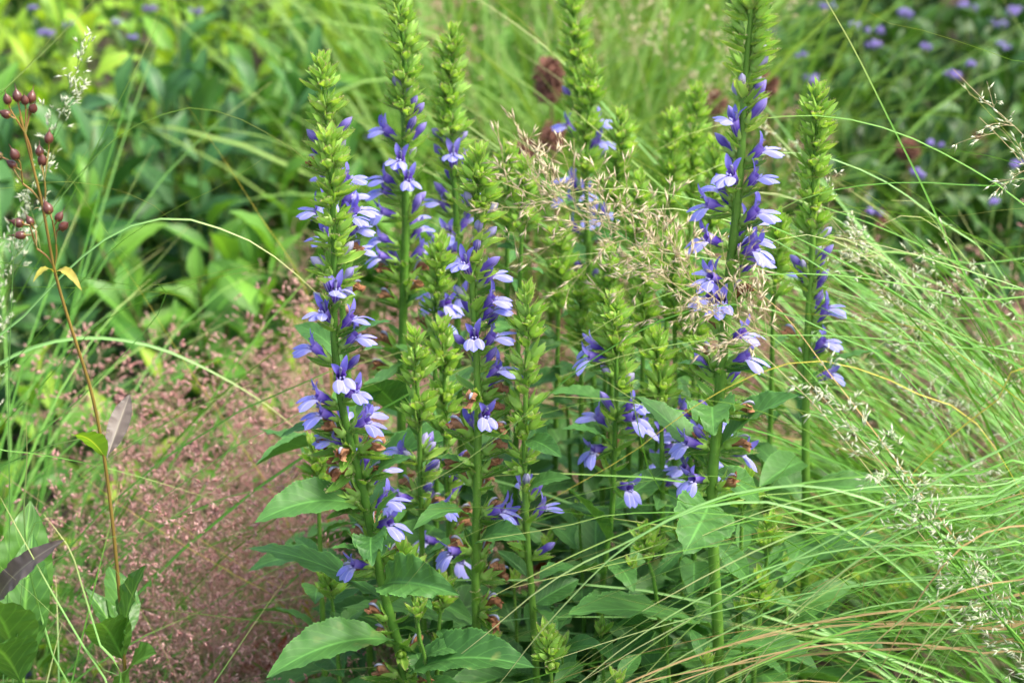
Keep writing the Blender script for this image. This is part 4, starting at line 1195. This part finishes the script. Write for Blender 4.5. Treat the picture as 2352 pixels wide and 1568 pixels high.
px_panicle(T2, [(2190, 160), (2260, 230), (2340, 300), (2440, 420), (2500, 600)], 1.58, 12, 0.05, 0.006, 1, ('straw', 'spk_white'), start=0.45, spread=0.8, droop=0.2, seed=8, sub=2)
px_panicle(T2, [(2150, 560), (2230, 660), (2300, 780), (2380, 920)], 1.7, 20, 0.06, 0.005, 2, ('straw', 'spk_white'), start=0.3, spread=0.8, droop=0.2, seed=9, sub=2)
px_panicle(T2, [(1760, 280), (1800, 350), (1850, 430), (1930, 540), (2050, 720)], 1.9, 20, 0.07, 0.005, 1, ('straw', 'spk_white'), start=0.4, spread=0.8, droop=0.2, seed=10, sub=2)
px_panicle(T3, [(185, 140), (160, 210), (130, 290), (100, 380), (60, 520), (0, 700)], 1.75, 26, 0.05, 0.006, 2, ('blade', 'spk_white'), start=0.5, spread=0.22, droop=0.1, seed=11, sub=2)

# pink airy love grass
def love_panicle_mesh(seed):
    rr = random.Random(seed)
    ax = smooth_path([(0, 0, 0), (0.01, 0, 0.14), (rr.uniform(.02, .05), rr.uniform(-.02, .02), 0.28), (rr.uniform(.04, .10), rr.uniform(-.04, .04), rr.uniform(0.38, 0.44))], 26)
    br, pos, dr, ln = panicle(ax, 21, 0.12, 0.0056, 2, 0.25, 0.5, 1.0, 0.1, sub=2, rr=rr)
    k = len(pos)
    add_batch(br, SPK_V, SPK_F, pos, dr, ln, ln * 0.21, rng.random(k), 1, np.stack([SPK_V[:, 0], np.full(5, 0.5)], 1))
    return br.mesh('panicle', [M['pink_branch'], M['spk_pink']])


LOVE = [love_panicle_mesh(200 + i) for i in range(5)]
LOVELAB = 'airy love grass tuft in a cloud of tiny pink spikelets'
spots = [(-0.31, 1.8), (-0.26, 1.74), (-0.16, 1.80), (-0.28, 1.92), (-0.22, 1.95), (-0.10, 2.00), (-0.2, 2.12), (-0.08, 2.16), (0.10, 2.14),
         (0.22, 2.25), (0.38, 2.28), (0.54, 2.30), (-0.20, 1.60), (-0.29, 1.62), (-0.24, 1.85), (0.0, 2.5), (-0.2, 2.5), (0.3, 2.55)]
for k, (x, y) in enumerate(spots):
    rr = random.Random(300 + k)
    g = empty('love_grass', (x, y, 0), LOVELAB, 'grass', 'pink love grass tufts')
    for j in range(6 if k < 12 else 4):
        lean = rad(rr.uniform(2, 34))
        a = rr.uniform(0, 2 * PI)
        d = np.array((math.cos(a) * math.sin(lean), math.sin(a) * math.sin(lean), math.cos(lean)))
        sc_ = rr.uniform(0.75, 1.1) * (0.82 if k in (14, 15, 16) else 1)
        q = Vector((0, 0, 1)).rotation_difference(Vector(d))
        m_ = Matrix.Translation((x + rr.uniform(-.03, .03), y + rr.uniform(-.03, .03), 0)) @ q.to_matrix().to_4x4() @ Matrix.Rotation(rr.uniform(0, 6.28), 4, 'Z') @ Matrix.Scale(sc_, 4)
        part('panicle', LOVE[rr.randrange(5)], g, m_, kind='stuff')
    grass_stuff(g, 'blades', 60, 0.06, (0.18, 0.42), (0.002, 0.004), 0, 180, (5, 50), (40, 110), 'blade', 1.3, rr, 8)

# soft grass tufts further back
for k, (x, y, n, h, lab) in enumerate([
        (0.02, 2.75, 240, 0.62, 'soft green grass tuft behind the tall lobelia spikes'), (0.16, 2.9, 240, 0.62, 'soft green grass tuft around the brown seed globes'),
        (-0.1, 3.25, 240, 0.62, 'soft green grass tuft beside the leafy shrubs'), (0.22, 2.62, 180, 0.48, 'soft green grass tuft behind the thick-stemmed lobelia'),
        (0.12, 3.6, 240, 0.66, 'far soft grass tuft behind the seed globes'), (0.22, 3.4, 200, 0.6, 'far soft grass tuft near the mistflowers'),
        (-0.15, 4.0, 220, 0.66, 'far soft grass tuft at the end of the shrubs'), (0.2, 4.2, 240, 0.66, 'far soft grass tuft at the back of the bed'), (0.0, 4.7, 220, 0.7, 'farthest soft grass tuft in the middle of the bed'), (0.2, 5.0, 200, 0.7, 'farthest soft grass tuft behind the mistflowers')]):
    rr = random.Random(700 + k)
    g = empty('grass_tuft', (x, y, 0), lab, 'grass', 'soft grass tufts at the back')
    grass_stuff(g, 'blades', n, 0.16, (h * 0.7, h * 1.35), (0.003, 0.008), 0, 180, (3, 32), (25, 110), 'blade_far', 1.6, rr, 10)
    if k < 8:
        for j in range(4):
            a, l_ = rr.uniform(0, 360), rr.uniform(0.7, 1.0)
            o = np.array((x, y, 0))
            ax = blade_path((0, 0, 0), a, l_, rr.uniform(3, 14), rr.uniform(30, 70), 26, 2)
            br, pos, dr, ln = panicle(ax, 16, 0.07, 0.006, 1, 0.55, 0.7, 0.7, 0.2, sub=2, rr=rr)
            add_batch(br, SPK_V, SPK_F, pos, dr, ln, ln * 0.2, rng.random(len(pos)), 1, np.stack([SPK_V[:, 0], np.full(5, 0.5)], 1))
            part('panicle', br.mesh('panicle', [M['straw'], M['spk_tan'] if k % 2 else M['spk_pink']]), g, Matrix.Translation(o), kind='stuff')
# ------------------------------------------------------------------ leafy shrubs, mistflowers, ground cover at the back
def simple_leaf(name, mat, wr, **k):
    kw = dict(nu=9, nv=5, arch=R.uniform(0.06, 0.16), fold=R.uniform(0.15, 0.35), wave=0.015, a=0.75, b=0.9, petiole=0.06, twist=R.uniform(-.4, .4), side=R.uniform(-.06, .06))
    kw.update(k)
    return leaf_mesh(name, M[mat], wr=wr, **kw)


SH = {m: [simple_leaf('leaf', m, R.uniform(0.32, 0.44), seed=i) for i in range(4)] for m in ('shrubA', 'shrubB', 'shrubC')}
ML = [simple_leaf('leaf', 'mistleaf', R.uniform(0.5, 0.7), seed=i, a=0.6, b=0.8) for i in range(4)]


def leafy(name, label, cat, group, x, y, h, n_st, per, meshes, llen, seed, stem='greenstem', spread=0.12, heads=None, head_mesh=None):
    rr = random.Random(seed)
    root = empty(name, (x, y, 0), label, cat, group)
    tops = []
    for k in range(n_st):
        a = 2 * PI * k / n_st + rr.uniform(-.5, .5)
        q = spread * rr.uniform(0.4, 1.2)
        hh = h * rr.uniform(0.75, 1.1)
        if heads and k < len(heads):
            tp = np.array(heads[k])
            top, hh = tp - np.array((x, y, 0)), tp[2]
        else:
            top = np.array((q * math.cos(a), q * math.sin(a), hh))
        p = smooth_path([(0.02 * math.cos(a), 0.02 * math.sin(a), 0), top * np.array((0.45, 0.45, 0.5)), top], 12)
        mb = MB()
        add_tube(mb, p, np.linspace(2.6, 1.1, 12) * mm, 5)
        part('stem', mb.mesh('stem', M[stem]), root, Matrix.Translation((x, y, 0)))
        az = rr.uniform(0, 360)
        o = np.array((x, y, 0))
        for j in range(per):
            f = 0.12 + 0.88 * (j + rr.random() * 0.5) / per
            c = np.array([np.interp(f, np.linspace(0, 1, 12), p[:, i]) for i in range(3)]) + o
            d = outdir(az, 18 + 45 * f ** 3 + rr.uniform(-22, 18))
            part('leaf', rr.choice(meshes), root, frame(c, d, scale=llen * rr.uniform(0.65, 1.2) * (1 - 0.3 * f ** 4), roll=rr.uniform(-.5, .5)))
            az += 137.5 + rr.uniform(-20, 20)
        tops.append(p[-1] + o)
        if heads and head_mesh and k < len(heads):
            part('flower_head', rr.choice(head_mesh), root, Matrix.Translation(Vector(p[-1] + o)) @ Matrix.Rotation(rr.uniform(0, 6.28), 4, 'Z') @ Matrix.Scale(rr.uniform(0.45, 0.85), 4))
    return root


def head_mesh_(seed):
    rr = random.Random(seed)
    mb = MB()
    for k in range(9):
        a, q = rr.uniform(0, 2 * PI), 0.014 * math.sqrt(rr.random())
        c = np.array((q * math.cos(a), q * math.sin(a), rr.uniform(0, 0.004)))
        dirs = norm(rng.normal(size=(26, 3)) + np.array((0, 0, 0.8)))
        add_batch(mb, SPK_V, SPK_F, np.tile(c, (26, 1)), dirs, 0.008, 0.0009, np.full(26, rr.random()))
        add_tube(mb, np.array([(0, 0, -0.02), c * 0.6 + np.array((0, 0, -0.008)), c]), 0.0007, 4, mat=1)
    return mb.mesh('flower_head', [M['mist'], M['greenstem']])


HEADS = [head_mesh_(i) for i in range(4)]
SHRUBG = 'leafy shrubs at the back left'
shr = random.Random(77)
shrubs = [(-0.36, 2.45, .34, 'B'), (-0.55, 2.5, .44, 'C'), (-0.2, 2.6, .34, 'B'), (-0.72, 2.65, .42, 'B'), (-0.42, 2.75, .48, 'C'), (-0.58, 2.95, .48, 'A'), (-0.3, 2.95, .44, 'B'), (-0.82, 2.95, .5, 'A'), (-0.12, 2.98, .4, 'B'),
          (-0.45, 3.2, .50, 'A'), (-0.68, 3.3, .54, 'A'), (-0.25, 3.3, .48, 'A'), (-0.95, 3.35, .55, 'B'), (-0.52, 3.6, .55, 'A'), (-0.78, 3.7, .55, 'A'), (-0.3, 3.65, .52, 'B'), (-1.0, 3.9, .55, 'A'), (-0.6, 4.05, .55, 'A'), (-0.35, 4.1, .55, 'A'),
          (-0.8, 4.4, .6, 'B'), (-1.15, 4.5, .6, 'A'), (-0.5, 4.6, .6, 'A'), (-0.9, 4.95, .6, 'A'), (-0.3, 4.9, .55, 'A')]
for k, (x, y, h, t_) in enumerate(shrubs):
    near = ['beside the pink love grass', 'beside the soft grass tufts', 'at the far end of the bed'][0 if y < 2.8 else 1 if x > -0.35 else 2]
    lab = {'A': 'bright yellow-green leafy shrub ' + near, 'B': 'mid green leafy shrub ' + near, 'C': 'dark bluish-leaved shrub behind the pink love grass'}[t_]
    leafy('shrub', lab, 'shrub', SHRUBG, x, y, h, 7, 13, SH['shrub' + t_], {'A': 0.078, 'B': 0.098, 'C': 0.11}[t_], 1000 + k, 'woody' if k % 3 == 0 else 'greenstem', 0.15)
# mistflowers: heads set by the picture, their height being that of the plants
mist_px = [((2085, 35), (2130, 110)), ((2190, 175), (2230, 150), (2290, 60)), ((1960, 62), (2005, 110), (2010, 75)), ((2145, 335), (2110, 402)), ((2280, 465), (2335, 380)), 
           ((2400, 120), (2440, 220), (2380, 60)), ((1840, 130), (1870, 190), (1900, 20)), ((2220, 20), (2330, 30), (2300, 110)), ((2010, 490),),
           ((105, 82), (75, 20), (150, 60)), ((262, 55), (340, 25), (300, 90)), ((410, -5), (530, -5), (450, 30)), ((610, 490), (680, 525), (650, 470)), ((820, 275), (850, 320), (790, 250)), ((60, 1560), (90, 1600), (20, 1590))]
for k, hp in enumerate(mist_px):
    z = {12: 0.22, 13: 0.3, 14: 0.1}.get(k, 0.45)
    hs = [PZ(px, py, z * shr.uniform(0.92, 1.08)) for px, py in hp]
    c = np.mean(hs, axis=0)
    leafy('mistflower', 'mistflower with fluffy lavender heads over dark leaves' if k < 9 else 'mistflower with lavender heads showing between the shrub leaves' if k < 12 else 'low mistflower with a few lavender heads among the pink love grass',
          'flower', 'mistflowers', float(c[0]), float(c[1]), 0.42 if k != 14 else 0.1, 6 if k < 12 else 3, 9 if k < 12 else 5, ML, 0.045, 2000 + k, 'greenstem', 0.14, hs, HEADS)
for k in range(34):
    y = 2.5 + 2.7 * (k / 34) + shr.uniform(-.1, .1)
    x = shr.uniform(0.42, 0.36 + 0.27 * y)
    if True:
        leafy('leafy_herb', 'dark green leafy herb filling the bed around the mistflowers', 'plant', 'dark leafy herbs at the back right', x, y, shr.uniform(.3, .45), 7, 14, ML, 0.06, 2100 + k, 'greenstem', 0.16)


for k, (x, y, h) in enumerate([(-0.50, 1.85, .3), (-0.44, 1.72, .26), (-0.52, 2.05, .34), (-0.44, 2.25, .3), (-0.40, 1.58, .22), (-0.5, 1.6, .25), (-0.6, 2.25, .36), (-0.3, 2.35, .28), (0.28, 2.05, .2), (0.44, 2.1, .22), (-0.08, 2.3, .2)]):
    leafy('leafy_herb', 'low mid green leafy herb beside the pink love grass', 'plant', 'low leafy herbs in the middle of the bed', x, y, h, 5, 8, SH['shrubB'] + SH['shrubA'][:2], 0.065, 2300 + k, 'greenstem', 0.13)


def cover(name, label, n, xr, yr, llen, mat, seed):
    rr = np.random.default_rng(seed)
    mb = MB()
    tmp = MB()
    leaf_surface(tmp, wr=0.45, nu=5, nv=3, arch=0.12, fold=0.3, wave=0.0, a=0.7, b=0.9, petiole=0.08)
    TV, TF, TU = tmp.V[0], grid_faces(5, 3)[:, ::-1], tmp.UV[0]
    pos = np.stack([rr.uniform(*xr, n), rr.uniform(*yr, n), rr.uniform(0.0, 0.09, n) ** 1.0], 1)
    a = rr.uniform(0, 2 * PI, n)
    e = np.radians(rr.uniform(-5, 60, n))
    d = np.stack([np.cos(a) * np.cos(e), np.sin(a) * np.cos(e), np.sin(e)], 1)
    ln = rr.uniform(0.6, 1.3, n) * llen
    up = np.tile(np.array((0.0, 0, 1)), (n, 1)) + rr.normal(size=(n, 3)) * 0.3
    add_batch(mb, TV, TF, pos, d, ln, ln, rr.random(n), 0, TU, up)
    o = bpy.data.objects.new(name, mb.mesh(name, M[mat]))
    COL.objects.link(o)
    o['kind'], o['label'], o['category'] = 'stuff', label, 'ground cover'


cover('ground_cover', 'low green leaves covering the soil under the tufts', 9000, (-1.6, 1.6), (0.6, 3.2), 0.045, 'cover', 1)
cover('ground_cover', 'low green leaves covering the far soil of the bed', 14000, (-3.2, 3.2), (3.0, 7.5), 0.07, 'cover', 2)

# ------------------------------------------------------------------ dry seed globes
def globe_mesh(seed):
    rr = random.Random(seed)
    mb = MB()
    n = 150
    i = np.arange(n) + 0.5
    phi = np.arccos(1 - 2 * i / n)
    th = PI * (1 + 5 ** 0.5) * i
    d = np.stack([np.cos(th) * np.sin(phi), np.sin(th) * np.sin(phi), np.cos(phi)], 1)
    d = norm(d + rng.normal(size=d.shape) * 0.1)
    mb2 = MB()
    add_tube(mb2, [(0, 0, 0), (0.6, 0, 0), (1, 0, 0)], [0.5, 0.8, 1.0], 5)
    TV = mb2.V[0]
    add_batch(mb, TV, grid_faces(3, 5, True), d * 0.004, d, np.array([rr.uniform(0.008, 0.0115) for _ in range(n)]), 0.0011, rng.random(n))
    lathe(mb, np.linspace(0, 0.016, 7), 0.0085 * np.sin(np.linspace(0.05, PI - 0.05, 7)), 10)
    mb.V[-1] = mb.V[-1] - np.array((0.008, 0, 0))
    return mb.mesh('seed_globe', M['globe'])


GLOBE = [globe_mesh(i) for i in range(3)]
for k, hp in enumerate([[(1262, 168), (1262, 205)], [(1266, 322)], [(1206, 348)], [(1640, 235)], [(1762, 195)], [(2085, 345)], [(1270, 305)], [(2240, 330)], [(2010, 500)]]):
    Y_ = (2.45, 2.4, 2.4, 2.5, 2.6, 2.6, 2.48, 2.8, 2.5)[k]
    top = P(*hp[0], Y_)
    root = empty('dry_flower_stalk', (float(top[0]) + 0.01, Y_, 0), ['dry stalk with two stacked brown seed globes', 'dry stalk with one brown seed globe below the paired globes', 'dry stalk with a brown seed globe beside a small bud spike'][k] if k < 3 else
                 'dry stalk with a single brown seed globe in the grass', 'seed head', 'dry brown seed globes')
    mb = MB()
    add_tube(mb, smooth_path([(0, 0, 0), (0.004, 0, top[2] * 0.5), top - np.array(root.location)], 10), np.linspace(2.0, 1.4, 10) * mm, 6)
    part('stem', mb.mesh('stem', M['woody']), root, Matrix.Translation(root.location))
    for j, q in enumerate(hp):
        part('seed_globe', GLOBE[(k + j) % 3], root, Matrix.Translation(Vector(P(q[0], q[1], Y_))) @ Matrix.Rotation(k + j, 4, 'X') @ Matrix.Scale((1.35, 1.25)[j] if k == 0 else shr.uniform(0.95, 1.2), 4))

# ------------------------------------------------------------------ brown seed stalk
SY = 1.46
wp = [(46, 268), (60, 320), (75, 380), (95, 460), (110, 540), (125, 620), (150, 710), (182, 810), (210, 900), (236, 1030), (256, 1180), (270, 1320), (282, 1460), (290, 1568)]
pts = [P(a, b, SY) for a, b in wp]
pts.append(np.array((pts[-1][0] + 0.005, SY, pts[-1][2] * 0.5)))
pts.append(np.array((pts[-2][0] + 0.008, SY, -0.005)))
path = smooth_path(pts, 60)
base = path[-1]
stalk = empty('seed_stalk', (float(base[0]), float(base[1]), 0), 'slender brown stalk topped with clusters of shiny maroon seed pods', 'seed head')
o = np.array(stalk.location)
mb = MB()
add_tube(mb, path[::-1] - o, np.linspace(2.2, 0.9, 60) * mm, 7)
part('stem', mb.mesh('stem', M['stalk']), stalk, Matrix.Translation(stalk.location))


def pod_mesh(seed):
    rr = random.Random(seed)
    mb = MB()
    lathe(mb, np.array([0, 1, 2.5, 4.2, 6, 7.6, 8.6, 9.2, 13]) * mm, np.array([0.9, 2.2, 3.1, 3.3, 2.7, 1.6, .8, .35, .12]) * mm, 12, 2, 0.06, rr.uniform(-1, 1) * mm)
    for k in range(5):
        a = 2 * PI * k / 5
        oo = np.array((0, math.sin(a), math.cos(a)))
        petal(mb, oo * 1.2 * mm, np.array((0.4, 0, 0)) + oo, np.array((0.9, 0, 0)) + oo * rr.uniform(-.2, .9), oo, 3.6 * mm, 1.8 * mm, 5, 3, 0.3, 0.4, 0.8, mat=1)
    add_tube(mb, [(-4 * mm, 0, 0), (-2 * mm, 0, 0), (0.4 * mm, 0, 0)], 0.7 * mm, 5, mat=1)
    return mb.mesh('seed_pod', [M['pod'], M['stalk']])


PODS = [pod_mesh(i) for i in range(4)]
rp = random.Random(9)
for (sx, sy), ends in [((75, 380), [((20, 240), 100), ((25, 268), 150), ((42, 235), 95), ((58, 240), 88), ((70, 238), 80), ((72, 258), 60)]),
                       ((97, 470), [((5, 362), 165), ((40, 365), 110), ((38, 385), 140)]), ((100, 480), [((92, 360), 95), ((98, 380), 85), ((112, 330), 85)]),
                       ((124, 612), [((55, 515), 160), ((75, 518), 120), ((60, 540), 175)]), ((125, 612), [((115, 492), 110), ((138, 525), 40), ((130, 508), 60)])]:
    a = P(sx, sy, SY)
    mid = np.mean([P(e[0][0], e[0][1], SY) for e in ends], axis=0)
    hub = a + (mid - a) * 0.68 + np.array((0, 0, -0.006))
    mb = MB()
    add_tube(mb, smooth_path([a, a + (hub - a) * 0.5 + np.array((0.001, 0, 0.001)), hub], 8) - o, 0.75 * mm, 5)
    for e, an in ends:
        q = P(e[0], e[1], SY + rp.uniform(-.012, .012))
        d = np.array((math.cos(rad(an)), rp.uniform(-.4, .4), math.sin(rad(an))))
        add_tube(mb, smooth_path([hub, (hub + q) / 2 - norm(d) * 0.002, q - norm(d) * 4 * mm], 6) - o, 0.55 * mm, 5)
        part('seed_pod', PODS[rp.randrange(4)], stalk, frame(q, d, scale=rp.uniform(0.85, 1.05), roll=rp.uniform(0, 3)))
    part('branch', mb.mesh('branch', M['stalk']), stalk, Matrix.Translation(stalk.location))
hero_leaf(stalk, (126, 628), (76, 648), SY, SY - .02, 0.24, 0.28, 0, 81, mat='yleaf', serr=0)
hero_leaf(stalk, (126, 628), (188, 668), SY, SY - .02, 0.24, 0.30, 0, 82, mat='yleaf', serr=0)
hero_leaf(stalk, (96, 478), (76, 488), SY, SY, 0.10, 0.3, 0, 83, mat='blade_dry', serr=0)
hero_leaf(stalk, (98, 478), (118, 500), SY, SY, 0.10, 0.4, 0, 84, mat='blade_dry', serr=0)
hero_leaf(stalk, (244, 1055), (165, 1000), SY, SY - .03, 0.40, 0.12, 0.6, 85, mat='shrubA', serr=0, label='yellow-green stem leaf')
hero_leaf(stalk, (246, 1050), (298, 905), SY, SY + .05, 0.26, 0.05, 0.3, 86, mat='pleaf', serr=0, label='dull purple stem leaf')
hero_leaf(stalk, (284, 1490), (335, 1298), SY, SY - .02, 0.34, 0.05, 0.3, 87, mat='lance', serr=0)
hero_leaf(stalk, (284, 1500), (195, 1350), SY, SY + .02, 0.34, 0.08, 0.3, 88, mat='lance', serr=0)
hero_leaf(stalk, (286, 1520), (228, 1430), SY, SY - .05, 0.4, 0.1, 0.5, 89, mat='lance', serr=0)
hero_leaf(stalk, (290, 1600), (360, 1500), SY, SY - .05, 0.4, 0.1, 0.3, 90, mat='lance', serr=0)
hero_leaf(stalk, (284, 1480), (250, 1300), SY, SY + .06, 0.4, 0.1, 0.5, 91, mat='lance', serr=0)

# second, leafy stem in the corner
pts = [P(-8, 1380, 1.38), P(10, 1440, 1.38), P(30, 1500, 1.38), P(48, 1560, 1.38)]
pts.append(np.array((pts[-1][0] + 0.02, 1.38, pts[-1][2] * 0.5)))
pts.append(np.array((pts[-1][0] + 0.005, 1.38, -0.005)))
path = smooth_path(pts, 30)
herb = empty('lance_leaf_plant', (float(path[-1][0]), 1.38, 0), 'leafy stem with large lance leaves and a purple-tinged curled leaf beside the bluish grass', 'plant')
mb = MB()
add_tube(mb, path[::-1] - np.array(herb.location), np.linspace(3.4, 2.2, 30) * mm, 7)
part('stem', mb.mesh('stem', M['stem']), herb, Matrix.Translation(herb.location))
hero_leaf(herb, (45, 1540), (75, 1225), 1.39, 1.44, 0.36, 0.06, 0.1, 92, mat='lance', serr=0, up=(0, -1, 0.4))
hero_leaf(herb, (40, 1530), (-40, 1380), 1.38, 1.34, 0.5, 0.1, 0.3, 93, mat='lance', serr=0)
hero_leaf(herb, (-10, 1390), (150, 1238), 1.38, 1.36, 0.2, 0.12, 0.6, 94, mat='pleaf', serr=0.02, label='purple-tinged curled leaf')
hero_leaf(herb, (20, 1480), (70, 1150), 1.42, 1.46, 0.42, 0.1, 0.5, 95, mat='lance', serr=0)
hero_leaf(herb, (50, 1570), (-30, 1490), 1.36, 1.30, 0.5, 0.1, 0.3, 96, mat='lance', serr=0)

# rust-red fallen leaves
for k, (px, py, z, ang) in enumerate([(545, 1548, 0.16, 20), (1345, 1335, 0.30, 200)]):
    c = PZ(px, py, z)
    me = leaf_mesh('fallen_leaf', M['redleaf'], wr=0.5, nu=17, nv=7, arch=0.15, fold=0.2, wave=0.05, seed=k, a=0.7, b=0.8)
    ob = bpy.data.objects.new('fallen_leaf', me)
    COL.objects.link(ob)
    ob.matrix_basis = frame(c, outdir(ang, 10), scale=0.075, roll=0.4)
    ob['label'] = ['rust-red dead leaf caught in the pink love grass', 'dark red dead leaf caught under the big low lobelia leaf'][k]
    ob['category'], ob['group'] = 'leaf', 'red dead leaves'
